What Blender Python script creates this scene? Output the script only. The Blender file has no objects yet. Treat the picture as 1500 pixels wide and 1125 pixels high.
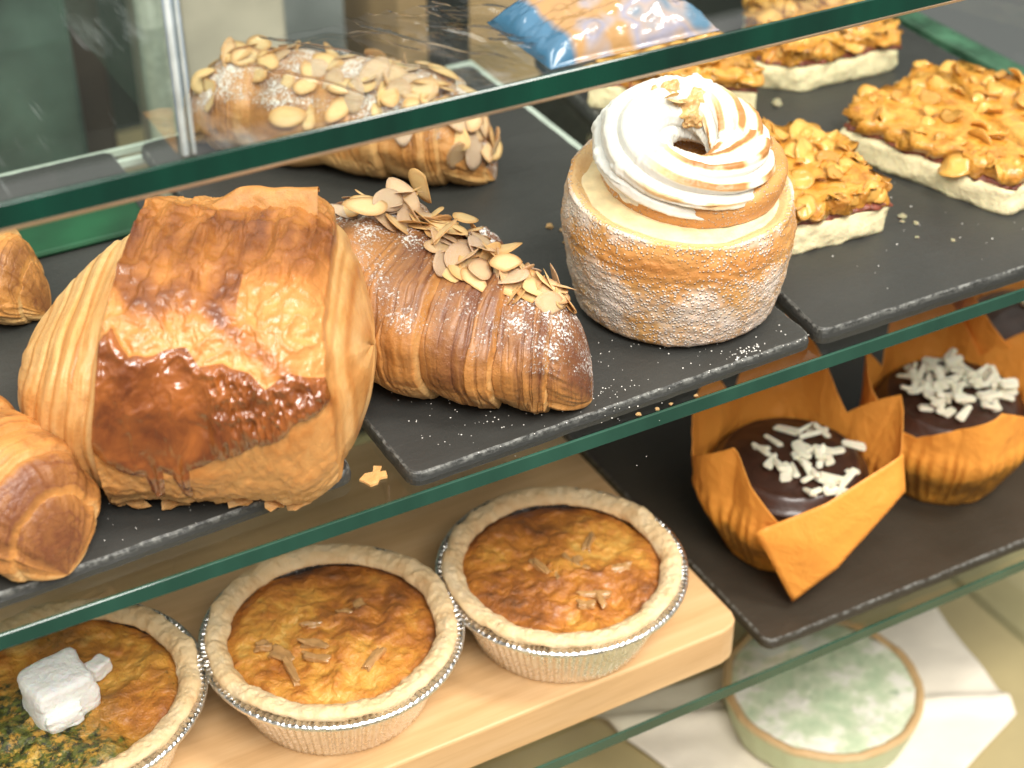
import bpy, bmesh, math, random
import numpy as np
from mathutils import Vector, Matrix
from mathutils.bvhtree import BVHTree
random.seed(7); rng=np.random.default_rng(7)
PI=math.pi
sc=bpy.context.scene
COL=sc.collection
TH=math.radians(28.9)
RT=np.array([math.cos(TH),-math.sin(TH),0.0])      # "to the viewer's right" on the ground
FW=np.array([math.sin(TH),math.cos(TH),0.0])
UPV=np.array([0,0,1.0])
# ------------------------------------------------------------------ noise
def _h(ix,iy,iz,s):
    n=(ix*374761393+iy*668265263+iz*2147483647+s*974634777)&0xffffffff
    n=((n^(n>>13))*1274126177)&0xffffffff
    n=((n^(n>>16))*2246822519)&0xffffffff
    return ((n^(n>>15))&0xffffff)/float(0xffffff)
def noise(x,y,z=0,s=0):
    x,y,z=np.broadcast_arrays(np.asarray(x,float),np.asarray(y,float),np.asarray(z,float))
    ix=np.floor(x).astype(np.int64);iy=np.floor(y).astype(np.int64);iz=np.floor(z).astype(np.int64)
    fx=x-ix;fy=y-iy;fz=z-iz
    fx=fx*fx*(3-2*fx);fy=fy*fy*(3-2*fy);fz=fz*fz*(3-2*fz)
    r=0
    for a in (0,1):
        for b in (0,1):
            for c in (0,1):
                r=r+_h(ix+a,iy+b,iz+c,s)*(fx if a else 1-fx)*(fy if b else 1-fy)*(fz if c else 1-fz)
    return r*2-1
def fbm(x,y,z=0,s=0,o=4,g=.5):
    r=0;a=1;t=0
    for k in range(o):
        r=r+a*noise(np.asarray(x)*2**k,np.asarray(y)*2**k,np.asarray(z)*2**k,s+k*17);t+=a;a*=g
    return r/t
def sm(a,b,x):
    t=np.clip((np.asarray(x,float)-a)/(b-a),0,1);return t*t*(3-2*t)
# ------------------------------------------------------------------ objects
def tag(o,label=None,cat=None,group=None,kind=None):
    if label:o['label']=label
    if cat:o['category']=cat
    if group:o['group']=group
    if kind:o['kind']=kind
    return o
def empty(name,loc,rz=0):
    o=bpy.data.objects.new(name,None);COL.objects.link(o);o.location=loc;o.rotation_euler=(0,0,rz);o.empty_display_size=.01;return o
def link(name,me,mat=None,parent=None,smooth=True):
    o=bpy.data.objects.new(name,me);COL.objects.link(o)
    if mat is not None:
        me.materials.clear()
        for m in (mat if isinstance(mat,(list,tuple)) else [mat]): me.materials.append(m)
    if smooth: me.polygons.foreach_set('use_smooth',[True]*len(me.polygons))
    if parent is not None:o.parent=parent
    return o
def mesh(name,verts,faces,attrs=None):
    me=bpy.data.meshes.new(name);me.from_pydata([tuple(map(float,v)) for v in verts],[],[tuple(map(int,f)) for f in faces])
    if attrs:
        for k,v in attrs.items():
            a=me.attributes.new(k,'FLOAT','POINT');a.data.foreach_set('value',np.asarray(v,float).ravel())
    me.update();return me
def grid(name,P,wu=False,wv=False,attrs=None,capu=False):
    nu,nv=P.shape[:2]
    I=np.arange(nu*nv).reshape(nu,nv)
    a=I if wu else I[:-1]; b=np.roll(I,-1,0) if wu else I[1:]
    def c(M): return (M,np.roll(M,-1,1)) if wv else (M[:,:-1],M[:,1:])
    a0,a1=c(a);b0,b1=c(b)
    F=np.stack([a0,b0,b1,a1],-1).reshape(-1,4)
    return mesh(name,P.reshape(-1,3),F.tolist(),attrs)
def bmesh_me(name,bm):
    me=bpy.data.meshes.new(name);bm.to_mesh(me);bm.free();return me
def box_me(name,x0,x1,y0,y1,z0,z1,bev=0,seg=2):
    bm=bmesh.new();bmesh.ops.create_cube(bm,size=1)
    for v in bm.verts:v.co=Vector(((x0+x1)/2+v.co.x*(x1-x0),(y0+y1)/2+v.co.y*(y1-y0),(z0+z1)/2+v.co.z*(z1-z0)))
    if bev:bmesh.ops.bevel(bm,geom=bm.edges[:],offset=bev,segments=seg,affect='EDGES',profile=.5)
    return bmesh_me(name,bm)
def poly_prism(name,pts,z0,z1,bev=0):
    bm=bmesh.new();vs=[bm.verts.new((p[0],p[1],z0)) for p in pts];f=bm.faces.new(vs)
    r=bmesh.ops.extrude_face_region(bm,geom=[f])
    for v in [g for g in r['geom'] if isinstance(g,bmesh.types.BMVert)]:v.co.z=z1
    bmesh.ops.recalc_face_normals(bm,faces=bm.faces[:])
    if bev:bmesh.ops.bevel(bm,geom=bm.edges[:],offset=bev,segments=2,affect='EDGES',profile=.5)
    return bmesh_me(name,bm)
# ------------------------------------------------------------------ node helper
class M:
    def __init__(s,name):
        s.m=bpy.data.materials.new(name);s.m.use_nodes=True;s.t=s.m.node_tree;s.t.nodes.clear()
        s.out=s.t.nodes.new('ShaderNodeOutputMaterial')
    def n(s,typ,_p=None,**k):
        nd=s.t.nodes.new('ShaderNode'+typ)
        if _p:
            for a,b in _p.items():setattr(nd,a,b)
        for a,b in k.items():
            a=a.replace('_',' ')
            i=nd.inputs[int(a[1:])] if (a[0]=='i' and a[1:].isdigit()) else nd.inputs[a]
            s.set(i,b)
        return nd
    def set(s,i,b):
        if isinstance(b,bpy.types.NodeSocket):s.t.links.new(b,i)
        elif isinstance(b,bpy.types.Node):s.t.links.new(b.outputs[0],i)
        else:
            if isinstance(b,(tuple,list)) and len(b)==3 and i.type=='RGBA':b=(*b,1)
            i.default_value=b
    def math(s,op,a,b=0.0,c=None,clamp=False):
        nd=s.t.nodes.new('ShaderNodeMath');nd.operation=op;nd.use_clamp=clamp
        s.set(nd.inputs[0],a);s.set(nd.inputs[1],b)
        if c is not None:s.set(nd.inputs[2],c)
        return nd.outputs[0]
    def ramp(s,fac,stops,interp='LINEAR'):
        nd=s.t.nodes.new('ShaderNodeValToRGB');s.set(nd.inputs[0],fac);cr=nd.color_ramp;cr.interpolation=interp
        while len(cr.elements)<len(stops):cr.elements.new(.5)
        for e,(p,c) in zip(cr.elements,stops):
            e.position=p;e.color=(*c,1) if isinstance(c,(tuple,list)) else (c,c,c,1)
        return nd.outputs[0]
    def mix(s,f,a,b,bt='MIX'):
        nd=s.t.nodes.new('ShaderNodeMix');nd.data_type='RGBA';nd.blend_type=bt
        s.set(nd.inputs[0],f);s.set(nd.inputs[6],a);s.set(nd.inputs[7],b);return nd.outputs[2]
    def obj(s):
        return s.t.nodes.new('ShaderNodeTexCoord').outputs['Object']
    def attr(s,name):
        nd=s.t.nodes.new('ShaderNodeAttribute');nd.attribute_name=name;return nd.outputs['Fac']
    def noise(s,scale,detail=4,rough=.5,vec=None,dist=0):
        return s.n('TexNoise',Vector=vec if vec is not None else s.obj(),Scale=scale,Detail=float(detail),Roughness=rough,Distortion=dist).outputs['Fac']
    def vmap(s,scale,rot=(0,0,0)):
        return s.n('Mapping',Vector=s.obj(),Scale=scale,Rotation=rot).outputs[0]
    def bump(s,h,dist,strength=1.0,normal=None):
        k=dict(Height=h,Distance=dist,Strength=strength)
        if normal is not None:k['Normal']=normal
        return s.n('Bump',**k).outputs[0]
    def bsdf(s,**k):
        b=s.n('BsdfPrincipled',**k);s.t.links.new(b.outputs[0],s.out.inputs[0]);return b
def simple(name,col,rough=.5,metal=0,var=.12,scale=200,bump=.0,**k):
    m=M(name);f=m.noise(scale,5)
    c=m.mix(m.ramp(f,[(.3,0.0),(.7,1.0)]),tuple(x*(1-var) for x in col),tuple(min(1,x*(1+var)) for x in col))
    kw=dict(Base_Color=c,Roughness=rough,Metallic=metal);kw.update(k)
    if bump:kw['Normal']=m.bump(f,bump)
    m.bsdf(**kw);return m.m

# ------------------------------------------------------------------ materials
def mat_pastry(name,pale=(.64,.34,.115),mid=(.52,.205,.042),dark=(.15,.043,.014),sugar=True,grain=2500,spec=.4):
    m=M(name);br=m.attr('brown')
    n1=m.noise(45,6,.6);n2=m.noise(300,4,.6)
    v=m.math('ADD',br,m.math('MULTIPLY',m.math('SUBTRACT',n1,.5),.55))
    v=m.math('ADD',v,m.math('MULTIPLY',m.math('SUBTRACT',n2,.5),.35),clamp=True)
    c=m.ramp(v,[(0,pale),(.42,mid),(.72,tuple((a+b)/2*.85 for a,b in zip(mid,dark))),(1,dark)])
    r=m.ramp(v,[(0,.55),(.5,.38),(1,.3)])
    hh=m.math('ADD',m.math('MULTIPLY',n2,.6),m.math('MULTIPLY',m.noise(grain,3),.25))
    b=m.bump(hh,.0013,.7)
    b=m.bump(m.noise(130,3,.6),.0016,.6,b)
    if sugar:
        sp=m.attr('sugar')
        ns=m.noise(1100,3,.75);nb=m.noise(75,3,.6)
        t=m.math('ADD',m.math('MULTIPLY',ns,1.0),m.math('MULTIPLY',m.math('SUBTRACT',nb,.5),.5))
        th=m.math('SUBTRACT',.90,m.math('MULTIPLY',sp,.42))
        mask=m.math('MULTIPLY',m.math('SUBTRACT',t,th),11.0,clamp=True)
        mask=m.math('ADD',m.math('MULTIPLY',mask,.88),m.math('MULTIPLY',m.math('MULTIPLY',sp,nb),.05),clamp=True)
        c=m.mix(mask,c,(.88,.83,.78));r=m.mix(mask,r,(.85,.85,.85))
        b=m.bump(mask,.0005,.7,b)
    m.bsdf(Base_Color=c,Roughness=r,Normal=b,Coat_Weight=.25,Coat_Roughness=.3,Specular_IOR_Level=spec,
        Subsurface_Weight=.12,Subsurface_Radius=(.5,.25,.1),Subsurface_Scale=.004)
    return m.m
MP=mat_pastry('pastry_glazed_sugar')
MPA=mat_pastry('pastry_almond',pale=(.70,.40,.15),mid=(.50,.21,.050),dark=(.15,.046,.014))
MPP=mat_pastry('pastry_plain',pale=(.70,.42,.17),mid=(.58,.25,.065),dark=(.18,.06,.024),sugar=False)
def mat_pac():
    m=M('pastry_flap');br=m.attr('brown');gl=m.attr('glaze')
    n1=m.noise(60,6,.6);n2=m.noise(260,4,.6)
    v=m.math('ADD',br,m.math('MULTIPLY',m.math('SUBTRACT',n1,.5),.45))
    v=m.math('ADD',v,m.math('MULTIPLY',m.math('SUBTRACT',n2,.5),.2),clamp=True)
    c=m.ramp(v,[(0,(.70,.44,.19)),(.33,(.58,.28,.085)),(.58,(.45,.165,.035)),(.80,(.27,.085,.018)),(1,(.14,.04,.014))])
    gm=m.ramp(gl,[(.42,0.0),(.58,1.0)])
    gc=m.mix(m.ramp(m.noise(55,4,.6,dist=.8),[(.35,0.0),(.65,1.0)]),(.15,.038,.008),(.32,.095,.018))
    c=m.mix(gm,c,gc)
    r=m.mix(gm,m.ramp(v,[(0,.58),(.5,.36),(1,.28)]),(.16,.16,.16))
    w=m.noise(62,2,.5,dist=.9)
    b=m.bump(m.math('ADD',m.math('MULTIPLY',n2,.45),m.math('MULTIPLY',m.noise(1500,2),.2)),.0012,m.math('SUBTRACT',.75,m.math('MULTIPLY',gm,.55)))
    b=m.bump(m.math('MULTIPLY',w,m.math('ADD',.25,gm)),.0018,.4,b)
    m.bsdf(Base_Color=c,Roughness=r,Normal=b,Coat_Weight=m.math('ADD',m.math('MULTIPLY',gm,.7),m.math('MULTIPLY',v,.5),clamp=True),Coat_Roughness=.1,
        Subsurface_Weight=.1,Subsurface_Radius=(.5,.25,.1),Subsurface_Scale=.004)
    return m.m
MPAC=mat_pac()
def mat_sugarcrust():
    m=M('sugared_crust');br=m.attr('brown');sg=m.attr('sugar')
    n1=m.noise(70,5,.6,vec=m.vmap((1,1,2.4)));v=m.math('ADD',br,m.math('MULTIPLY',m.math('SUBTRACT',n1,.5),.8),clamp=True)
    c=m.ramp(v,[(0,(.72,.47,.22)),(.5,(.64,.32,.10)),(1,(.48,.19,.045))])
    vo=m.n('TexVoronoi',Vector=m.obj(),Scale=800.0);d=vo.outputs['Distance']
    g=m.ramp(d,[(.12,1.0),(.5,0.0)])
    big=m.noise(55,4,.6)
    mk=m.math('MULTIPLY',m.math('SUBTRACT',m.math('ADD',m.math('ADD',big,m.math('MULTIPLY',g,.34)),m.math('MULTIPLY',sg,.36)),.76),4.0,clamp=True)
    mk=m.math('MULTIPLY',mk,.72)
    c=m.mix(mk,c,(.86,.80,.74))
    b=m.bump(m.math('MULTIPLY',g,m.math('ADD',mk,.15)),.0007,1.0)
    b=m.bump(n1,.0008,.6,b)
    m.bsdf(Base_Color=c,Roughness=.45,Normal=b,Specular_IOR_Level=.6,Subsurface_Weight=.15,Subsurface_Radius=(.6,.4,.2),Subsurface_Scale=.003)
    return m.m
MSC=mat_sugarcrust()
def mat_meringue():
    m=M('torched_meringue');br=m.attr('brown')
    v=m.math('ADD',br,m.math('MULTIPLY',m.math('SUBTRACT',m.noise(120,4,.6),.5),.25),clamp=True)
    c=m.ramp(v,[(0,(.76,.745,.70)),(.45,(.77,.68,.54)),(.7,(.74,.50,.26)),(1,(.45,.2,.06))])
    m.bsdf(Base_Color=c,Roughness=.4,Normal=m.bump(m.noise(500,3),.0003,.5),Subsurface_Weight=.3,Subsurface_Radius=(.8,.7,.6),Subsurface_Scale=.004)
    return m.m
MMER=mat_meringue()
def mat_flake(name,inner,rim,rough=.4,coat=0,sug=.25):
    m=M(name);rd=m.attr('rim')
    oi=m.n('ObjectInfo').outputs['Random']
    c=m.mix(m.ramp(rd,[(.55,0.0),(.95,1.0)]),inner,rim)
    c=m.mix(m.math('MULTIPLY',m.math('SUBTRACT',oi,.55),1.8,clamp=True),c,tuple(x*.66 for x in rim));c=m.mix(m.math('MULTIPLY',m.math('SUBTRACT',.30,oi),2.2,clamp=True),c,(min(1,inner[0]*1.08),inner[1]*1.14,inner[2]*1.25))
    nn=m.noise(350,4,.6)
    c=m.mix(m.math('MULTIPLY',nn,.25),c,rim)
    if sug:
        ns=m.noise(500,3,.6);mk=m.math('MULTIPLY',m.math('SUBTRACT',m.math('ADD',ns,m.math('MULTIPLY',oi,.16)),.63),9.0,clamp=True)
        c=m.mix(m.math('MULTIPLY',mk,.85),c,(.88,.84,.78))
    m.bsdf(Base_Color=c,Roughness=rough,Coat_Weight=coat,Coat_Roughness=.12,Normal=m.bump(nn,.0005,.6),
        Subsurface_Weight=.15,Subsurface_Radius=(.6,.35,.15),Subsurface_Scale=.002)
    return m.m
MALM=mat_flake('almond_skin',(.88,.60,.27),(.66,.31,.08))
MCORN=mat_flake('caramel_flake',(.86,.47,.10),(.70,.32,.045),rough=.28,coat=.6,sug=0)
def mat_toppingbase():
    m=M('caramel_topping');f=m.noise(160,5,.65);c=m.ramp(f,[(.25,(.40,.13,.016)),(.5,(.68,.29,.035)),(.75,(.84,.44,.08))])
    m.bsdf(Base_Color=c,Roughness=.28,Coat_Weight=.6,Coat_Roughness=.12,Normal=m.bump(f,.003,.9));return m.m
MTOP=mat_toppingbase()
MSHORT=simple('shortbread',(.80,.69,.42),.8,var=.14,scale=260,bump=.0012,Subsurface_Weight=.15,Subsurface_Scale=.003)
MJAM=simple('jam',(.22,.06,.035),.3,var=.5,scale=300,bump=.0015)
def mat_slate(name,col):
    m=M(name);f=m.noise(14,8,.62);g=m.noise(500,3,.6,vec=m.vmap((1,1,6)));st=m.noise(30,5,.6,vec=m.vmap((.35,2.2,1),(0,0,.5)))
    geo=m.n('NewGeometry').outputs['Pointiness']
    c=m.mix(f,tuple(x*.65 for x in col),tuple(x*1.45 for x in col))
    ed=m.math('MULTIPLY',m.math('SUBTRACT',m.attr('edge'),.5),2.0,clamp=True)
    c=m.mix(m.math('MULTIPLY',ed,m.math('MULTIPLY',m.ramp(m.noise(420,4,.7),[(.42,0.0),(.62,1.0)]),.8)),c,(.22,.22,.20))
    sp=m.math('MULTIPLY',m.math('SUBTRACT',m.noise(900,2,.5),.80),14.0,clamp=True)
    c=m.mix(m.math('MULTIPLY',sp,.6),c,(.4,.4,.38))
    m.bsdf(Base_Color=c,Roughness=m.ramp(f,[(.3,.38),(.7,.55)]),Normal=m.bump(m.math('ADD',m.math('MULTIPLY',g,.5),m.math('ADD',f,st)),.0007,.7),Specular_IOR_Level=.45)
    return m.m
MSL=mat_slate('slate_dark',(.036,.036,.033));MSLB=mat_slate('slate_brown',(.040,.031,.021))
def mat_wood():
    m=M('bamboo');v=m.vmap((2.2,26,26));f=m.noise(6,5,.6,vec=v);g=m.noise(30,3,.6,vec=m.vmap((1.2,60,60)))
    c=m.ramp(m.math('ADD',m.math('MULTIPLY',f,.7),m.math('MULTIPLY',g,.3)),[(.3,(.56,.32,.135)),(.5,(.68,.42,.20)),(.72,(.76,.50,.26))])
    m.bsdf(Base_Color=c,Roughness=.42,Normal=m.bump(g,.0002,.4),Coat_Weight=.15,Coat_Roughness=.3);return m.m
MWOOD=mat_wood()
def mat_foil():
    m=M('aluminium_foil');f=m.noise(180,4,.6)
    m.bsdf(Base_Color=m.mix(f,(.72,.70,.67),(.88,.87,.85)),Metallic=1.0,Roughness=m.ramp(f,[(.3,.2),(.7,.36)]),Normal=m.bump(m.noise(420,3,.6),.0009,.7));return m.m
MFOIL=mat_foil()
def mat_crust():
    m=M('pie_crust');f=m.noise(90,6,.6);g=m.noise(900,3,.6);c=m.ramp(m.math('ADD',f,m.math('MULTIPLY',m.attr('brown'),.35)),[(.3,(.80,.63,.40)),(.58,(.76,.54,.29)),(.9,(.56,.30,.11))])
    m.bsdf(Base_Color=c,Roughness=.65,Normal=m.bump(m.math('ADD',f,m.math('MULTIPLY',g,.35)),.0018,.7),Subsurface_Weight=.12,Subsurface_Radius=(.5,.35,.2),Subsurface_Scale=.003);return m.m
MCRUST=mat_crust()
def mat_filling(name,herbs=False):
    m=M(name);f=m.noise(38,6,.62,dist=.8);g=m.noise(170,5,.6,dist=.4);br=m.attr('brown')
    v=m.math('ADD',m.math('ADD',m.math('MULTIPLY',f,.55),m.math('MULTIPLY',g,.50)),m.math('MULTIPLY',br,.34))
    c=m.ramp(v,[(.36,(.82,.52,.14)),(.50,(.72,.34,.06)),(.63,(.56,.21,.035)),(.79,(.34,.115,.024)),(.95,(.13,.05,.016))])
    r=.3
    if herbs:
        h=m.noise(210,4,.7);hm=m.math('MULTIPLY',m.math('SUBTRACT',m.math('ADD',h,m.math('MULTIPLY',m.attr('herb'),.3)),.70),9.0,clamp=True)
        hc=m.ramp(m.noise(400,3),[(.4,(.018,.022,.008)),(.6,(.12,.13,.02))])
        c=m.mix(m.math('MULTIPLY',m.attr('herb'),.45),c,(.36,.30,.04));c=m.mix(hm,c,hc)
        yy=m.math('MULTIPLY',m.math('SUBTRACT',m.noise(45,3,.5),.62),8.0,clamp=True);c=m.mix(m.math('MULTIPLY',yy,.6),c,(.80,.62,.20))
    m.bsdf(Base_Color=c,Roughness=m.ramp(g,[(.3,.3),(.7,.55)]),Normal=m.bump(m.math('ADD',f,m.math('MULTIPLY',g,1.0)),.0040,.7),Coat_Weight=.25,Coat_Roughness=.2,Subsurface_Weight=.1,Subsurface_Radius=(.6,.3,.1),Subsurface_Scale=.003)
    return m.m
MFILL=mat_filling('custard_filling');MFILLH=mat_filling('herb_filling',True)
MFETA=simple('feta',(.93,.92,.87),.8,var=.02,scale=500,bump=.0008,Subsurface_Weight=.25,Subsurface_Scale=.004)
MONION=simple('onion',(.50,.27,.10),.25,var=.2,scale=200,bump=.001,Coat_Weight=.5)
def mat_paper():
    m=M('orange_paper');st=m.attr('stain');f=m.noise(70,6,.65);w=m.noise(120,3,.5,vec=m.vmap((1,1,.25)))
    mk=m.math('MULTIPLY',m.math('SUBTRACT',m.math('ADD',f,m.math('MULTIPLY',st,.42)),.72),4.0,clamp=True)
    c=m.mix(m.math('MULTIPLY',st,.75),(1.0,.43,.07),(.92,.42,.045));c=m.mix(m.math('MULTIPLY',mk,.7),c,(.17,.065,.012))
    d=m.n('BsdfPrincipled',Base_Color=c,Roughness=.5,Normal=m.bump(m.math('ADD',w,m.math('MULTIPLY',m.math('ABSOLUTE',m.math('SUBTRACT',m.noise(65,4,.6,dist=.5),.5)),2.5)),.0013,.6))
    t=m.n('BsdfTranslucent',Color=c);mx=m.n('MixShader',i0=.25,i1=d,i2=t);m.t.links.new(mx.outputs[0],m.out.inputs[0]);return m.m
MPAPER=mat_paper()
MCHOC=simple('chocolate_icing',(.045,.018,.010),.42,var=.25,scale=120,bump=.0006,Coat_Weight=.3)
MWCH=simple('white_chocolate',(.82,.76,.60),.5,var=.06,scale=300,bump=.0004,Subsurface_Weight=.2,Subsurface_Scale=.003)
MCAKE=simple('muffin_cake',(.10,.045,.02),.8,bump=.002)
def mat_glass(name,tint,rough=0.02,boost=1.0,smear=0):
    m=M(name);t=m.n('BsdfTransparent',Color=tint);g=m.n('BsdfGlossy',Roughness=rough,Color=(1,1,1))
    fr=m.n('Fresnel',IOR=1.5)
    ff=m.math('SUBTRACT',1.0,m.n('NewGeometry').outputs['Backfacing'])
    mx=m.n('MixShader',i0=m.math('MULTIPLY',m.math('MULTIPLY',fr.outputs[0],boost),ff,clamp=True),i1=t,i2=g)
    if smear:
        sc1=m.noise(38,4,.6,vec=m.vmap((1,.22,1),(0,0,.6)));sc2=m.noise(1,3,.5,vec=m.vmap((900,24,1),(0,0,.9)));gt=m.noise(16,2,.5)
        k=m.math('MULTIPLY',m.math('SUBTRACT',sc1,.60),1.2,clamp=True)
        k2=m.math('MULTIPLY',m.math('MULTIPLY',m.math('SUBTRACT',sc2,.66),9.0,clamp=True),m.math('MULTIPLY',m.math('SUBTRACT',gt,.55),6.0,clamp=True))
        sp=m.math('MULTIPLY',m.math('SUBTRACT',m.noise(700,1,.5),.80),12.0,clamp=True)
        kk=m.math('MULTIPLY',m.math('ADD',m.math('ADD',k,m.math('MULTIPLY',k2,.6)),m.math('MULTIPLY',sp,.5)),smear,clamp=True)
        df=m.n('BsdfDiffuse',Color=(.8,.82,.82));mx=m.n('MixShader',i0=kk,i1=mx,i2=df)
    m.t.links.new(mx.outputs[0],m.out.inputs[0]);return m.m
MGL=mat_glass('shelf_glass',(.955,.975,.955))
MGT=mat_glass('shelf_glass_upper',(.95,.975,.96),boost=1.3,smear=.9)
MGP=mat_glass('clear_panel',(.95,.975,.965),.03,smear=.7)
def mat_gedge(name,a,b):
    m=M(name);f=m.noise(3.5,4,.6,vec=m.vmap((5,1,1)));c=m.ramp(f,[(.35,a),(.65,b)])
    m.bsdf(Base_Color=c,Roughness=.12,Specular_IOR_Level=.6,Normal=m.bump(m.noise(60,3,vec=m.vmap((.3,1,1))),.0003,.3),Coat_Weight=.3);return m.m
MGE=mat_gedge('glass_edge_green',(.010,.045,.028),(.022,.085,.055))
MGED=mat_gedge('glass_edge_deep_green',(.001,.016,.010),(.002,.050,.028))
MARR=simple('arris_scattered_light',(.62,.45,.32),.35,var=.25,scale=30)  # beige tint stands for light scattered by the chamfer, put into the colour
MSTEEL=simple('brushed_steel',(.72,.75,.70),.45,metal=.2,var=.1,scale=60)
# ------------------------------------------------------------------ glass shelves and case
Y0=.3892;XS0,XS1=-.28,.566;YB=.70
def shelf(name,zt,th,label,edge,gl,arris=0):
    r=empty(name,((XS0+XS1)/2,Y0,zt));tag(r,label,'glass shelf','glass shelves of the case')
    ox,oy,oz=r.location
    bm=bmesh.new();bmesh.ops.create_cube(bm,size=1)
    yf=Y0+.0006
    for v in bm.verts:v.co=Vector(((XS0+XS1)/2+v.co.x*(XS1-XS0)-ox,(yf+YB)/2+v.co.y*(YB-yf)-oy,zt-th/2+v.co.z*th-oz))
    me=bmesh_me('pane',bm);p=link('pane',me,gl,r,False)
    e=link('front_edge',box_me('front_edge',XS0-ox,XS1-ox,-.0008,.0004,-th+(.0016 if arris else 0),-.0001,.0002,1),edge,r,False)
    if arris:
        vs=[(XS0-ox,-.0008,-th+.0015),(XS1-ox,-.0008,-th+.0015),(XS1-ox,.0010,-th-.0003),(XS0-ox,.0010,-th-.0003),(XS0-ox,.0012,-th+.0015),(XS1-ox,.0012,-th+.0015)]
        link('ground_lower_edge',mesh('arris',vs,[(0,1,2,3),(3,2,5,4),(0,4,5,1),(0,3,4),(1,5,2)]),MARR,r,False)
    return r
shelf('glass_shelf',.1385,.0088,'uppermost green-edged glass shelf crossing above the almond croissants',MGED,MGT,1)
shelf('glass_shelf',0,.0060,'middle green-edged glass shelf carrying the croissants and the cruffin on slates',MGE,MGL)
shelf('glass_shelf',-.157,.0055,'lower green-edged glass shelf carrying the pies and the orange wrapped muffins',MGE,MGL)
def struct(name,me,mat,smooth=False):
    o=link(name,me,mat,None,smooth);o['kind']='structure';return o
MDECK=simple('deck_olive',(.42,.34,.17),.5,var=.1,scale=20)
struct('case_floor',box_me('case_floor',-.5,.9,.15,1.35,-.32,-.30,0),MDECK)
MBACK2=simple('cabinet_green',(.045,.075,.058),.3,var=.9,scale=14)
MBACK=simple('case_dark_green',(.014,.024,.018),.5,var=.5,scale=9)
# side glass
sg=empty('glass_side_panel',(.570,.55,-.30));tag(sg,'dark clear glass side panel with green foot at the right end of the shelves','glass panel')
link('pane',box_me('pane',0,.006,-.16,.16,.0,.62),MGP,sg,False)
link('foot_strip',box_me('foot_strip',-.004,.010,-.16,.20,.3005,.3075,.001),simple('green_strip',(.05,.12,.07),.3,var=.6,scale=60),sg,False)
# glass divider standing on the upper shelf
dv=empty('glass_divider',(.1165,.3905,.1388));tag(dv,'upright clear glass divider with bright polished edge standing on the uppermost shelf','glass divider')
link('pane',box_me('pane',-.002,.002,.002,.16,0,.16),MGP,dv,False)
MEDGE=simple('polished_edge',(.72,.78,.76),.12,var=.3,scale=90)
link('front_edge',box_me('front_edge',-.0012,.0004,-.0005,.0019,0,.16,.0003,1),MEDGE,dv)
link('front_edge',box_me('front_edge',.0014,.0024,-.0005,.0019,0,.16,.0003,1),MEDGE,dv)
# rear rails under the mid shelf, and an added strip for a lit gap
def rail(loc,l,w,label,axis='y'):
    r=link('shelf_strip',box_me('rail',-w/2,w/2,0,l,-.004,0,.001) if axis=='y' else box_me('rail',0,l,-w/2,w/2,-.004,0,.0005),MSTEEL,None,False);r.location=loc;tag(r,label,'rail','metal rails under the middle shelf');return r
rail((.3550,.50,-.0066),.20,.016,'added pale strip standing for light in the gap running backwards between the two right-hand slates')  # added strip, light in the gap between the slates put into its colour
rail((-.27,.6805,-.0072),.60,.003,'thin pale metal rail along the rear of the middle shelf','x')
rail((-.27,.6925,-.0072),.60,.002,'thinner second pale rail behind the first at the back of the shelf','x')
# ------------------------------------------------------------------ slates
def slate(pts,zt,th,label,mat=MSL):
    P=[];n=len(pts)
    cx=sum(p[0] for p in pts)/n;cy=sum(p[1] for p in pts)/n
    rc=.0060;Q=[np.array(p,float) for p in pts]
    for i in range(n):
        p0=Q[i-1];p1=Q[i];p2=Q[(i+1)%n];a=(p0-p1)/np.linalg.norm(p0-p1);b=(p2-p1)/np.linalg.norm(p2-p1)
        s0=p1+a*rc;s1=p1+b*rc
        for t in np.linspace(0,1,8):P.append(s0*(1-t)**2+p1*2*t*(1-t)+s1*t*t)
        p3=p2-b*rc;L=np.linalg.norm(p3-s1);k=int(L/.0015)
        for j in range(1,k):
            p=s1+(p3-s1)*j/k;nr=np.array([b[1],-b[0]]);P.append(p+nr*.00035*float(fbm(p[0]*150+i,p[1]*150,3.1,5,3))*min(1,j/6,(k-j)/6))
    P=np.array(P);N=len(P)
    c=P.mean(0)
    rings=[(0.0,-th,0),(.0002,-th*.6,0),(-.0001,-th*.35,.6),(-.0004,-.0006,1),(-.0010,0,1),(-.0016,0,0)]
    d=np.roll(P,-1,0)-np.roll(P,1,0);d/=np.linalg.norm(d,axis=1)[:,None];nr=np.stack([d[:,1],-d[:,0]],1)
    V=[];E=[]
    for q,(o,z,e) in enumerate(rings):
        rr=P+nr*(o*(1+.45*fbm(P[:,0]*220,P[:,1]*220,q,9,3)))[:,None]
        zz=z+(0 if z in(0,-th) else .0004*fbm(P[:,0]*300,P[:,1]*300,q,3,2))
        V.append(np.c_[rr,np.full(N,zz) if np.isscalar(zz) else zz]);E+= [e]*N
    V=np.concatenate(V);F=[]
    for q in range(len(rings)-1):
        for i in range(N):j=(i+1)%N;F.append((q*N+i,q*N+j,(q+1)*N+j,(q+1)*N+i))
    q=(len(rings)-1)*N;V=np.concatenate([V,[[c[0],c[1],0],[c[0],c[1],-th]]]);E+=[0,0];F+=[(q+i,q+(i+1)%N,len(V)-2) for i in range(N)]+[((i+1)%N,i,len(V)-1) for i in range(N)]
    V[:,0]-=cx;V[:,1]-=cy
    o=link('slate_board',mesh('slate',V,F,{'edge':E}),mat,None,False);o.location=(cx,cy,zt)
    tag(o,label,'slate board','slate serving boards');return o
TS=.0052
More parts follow.
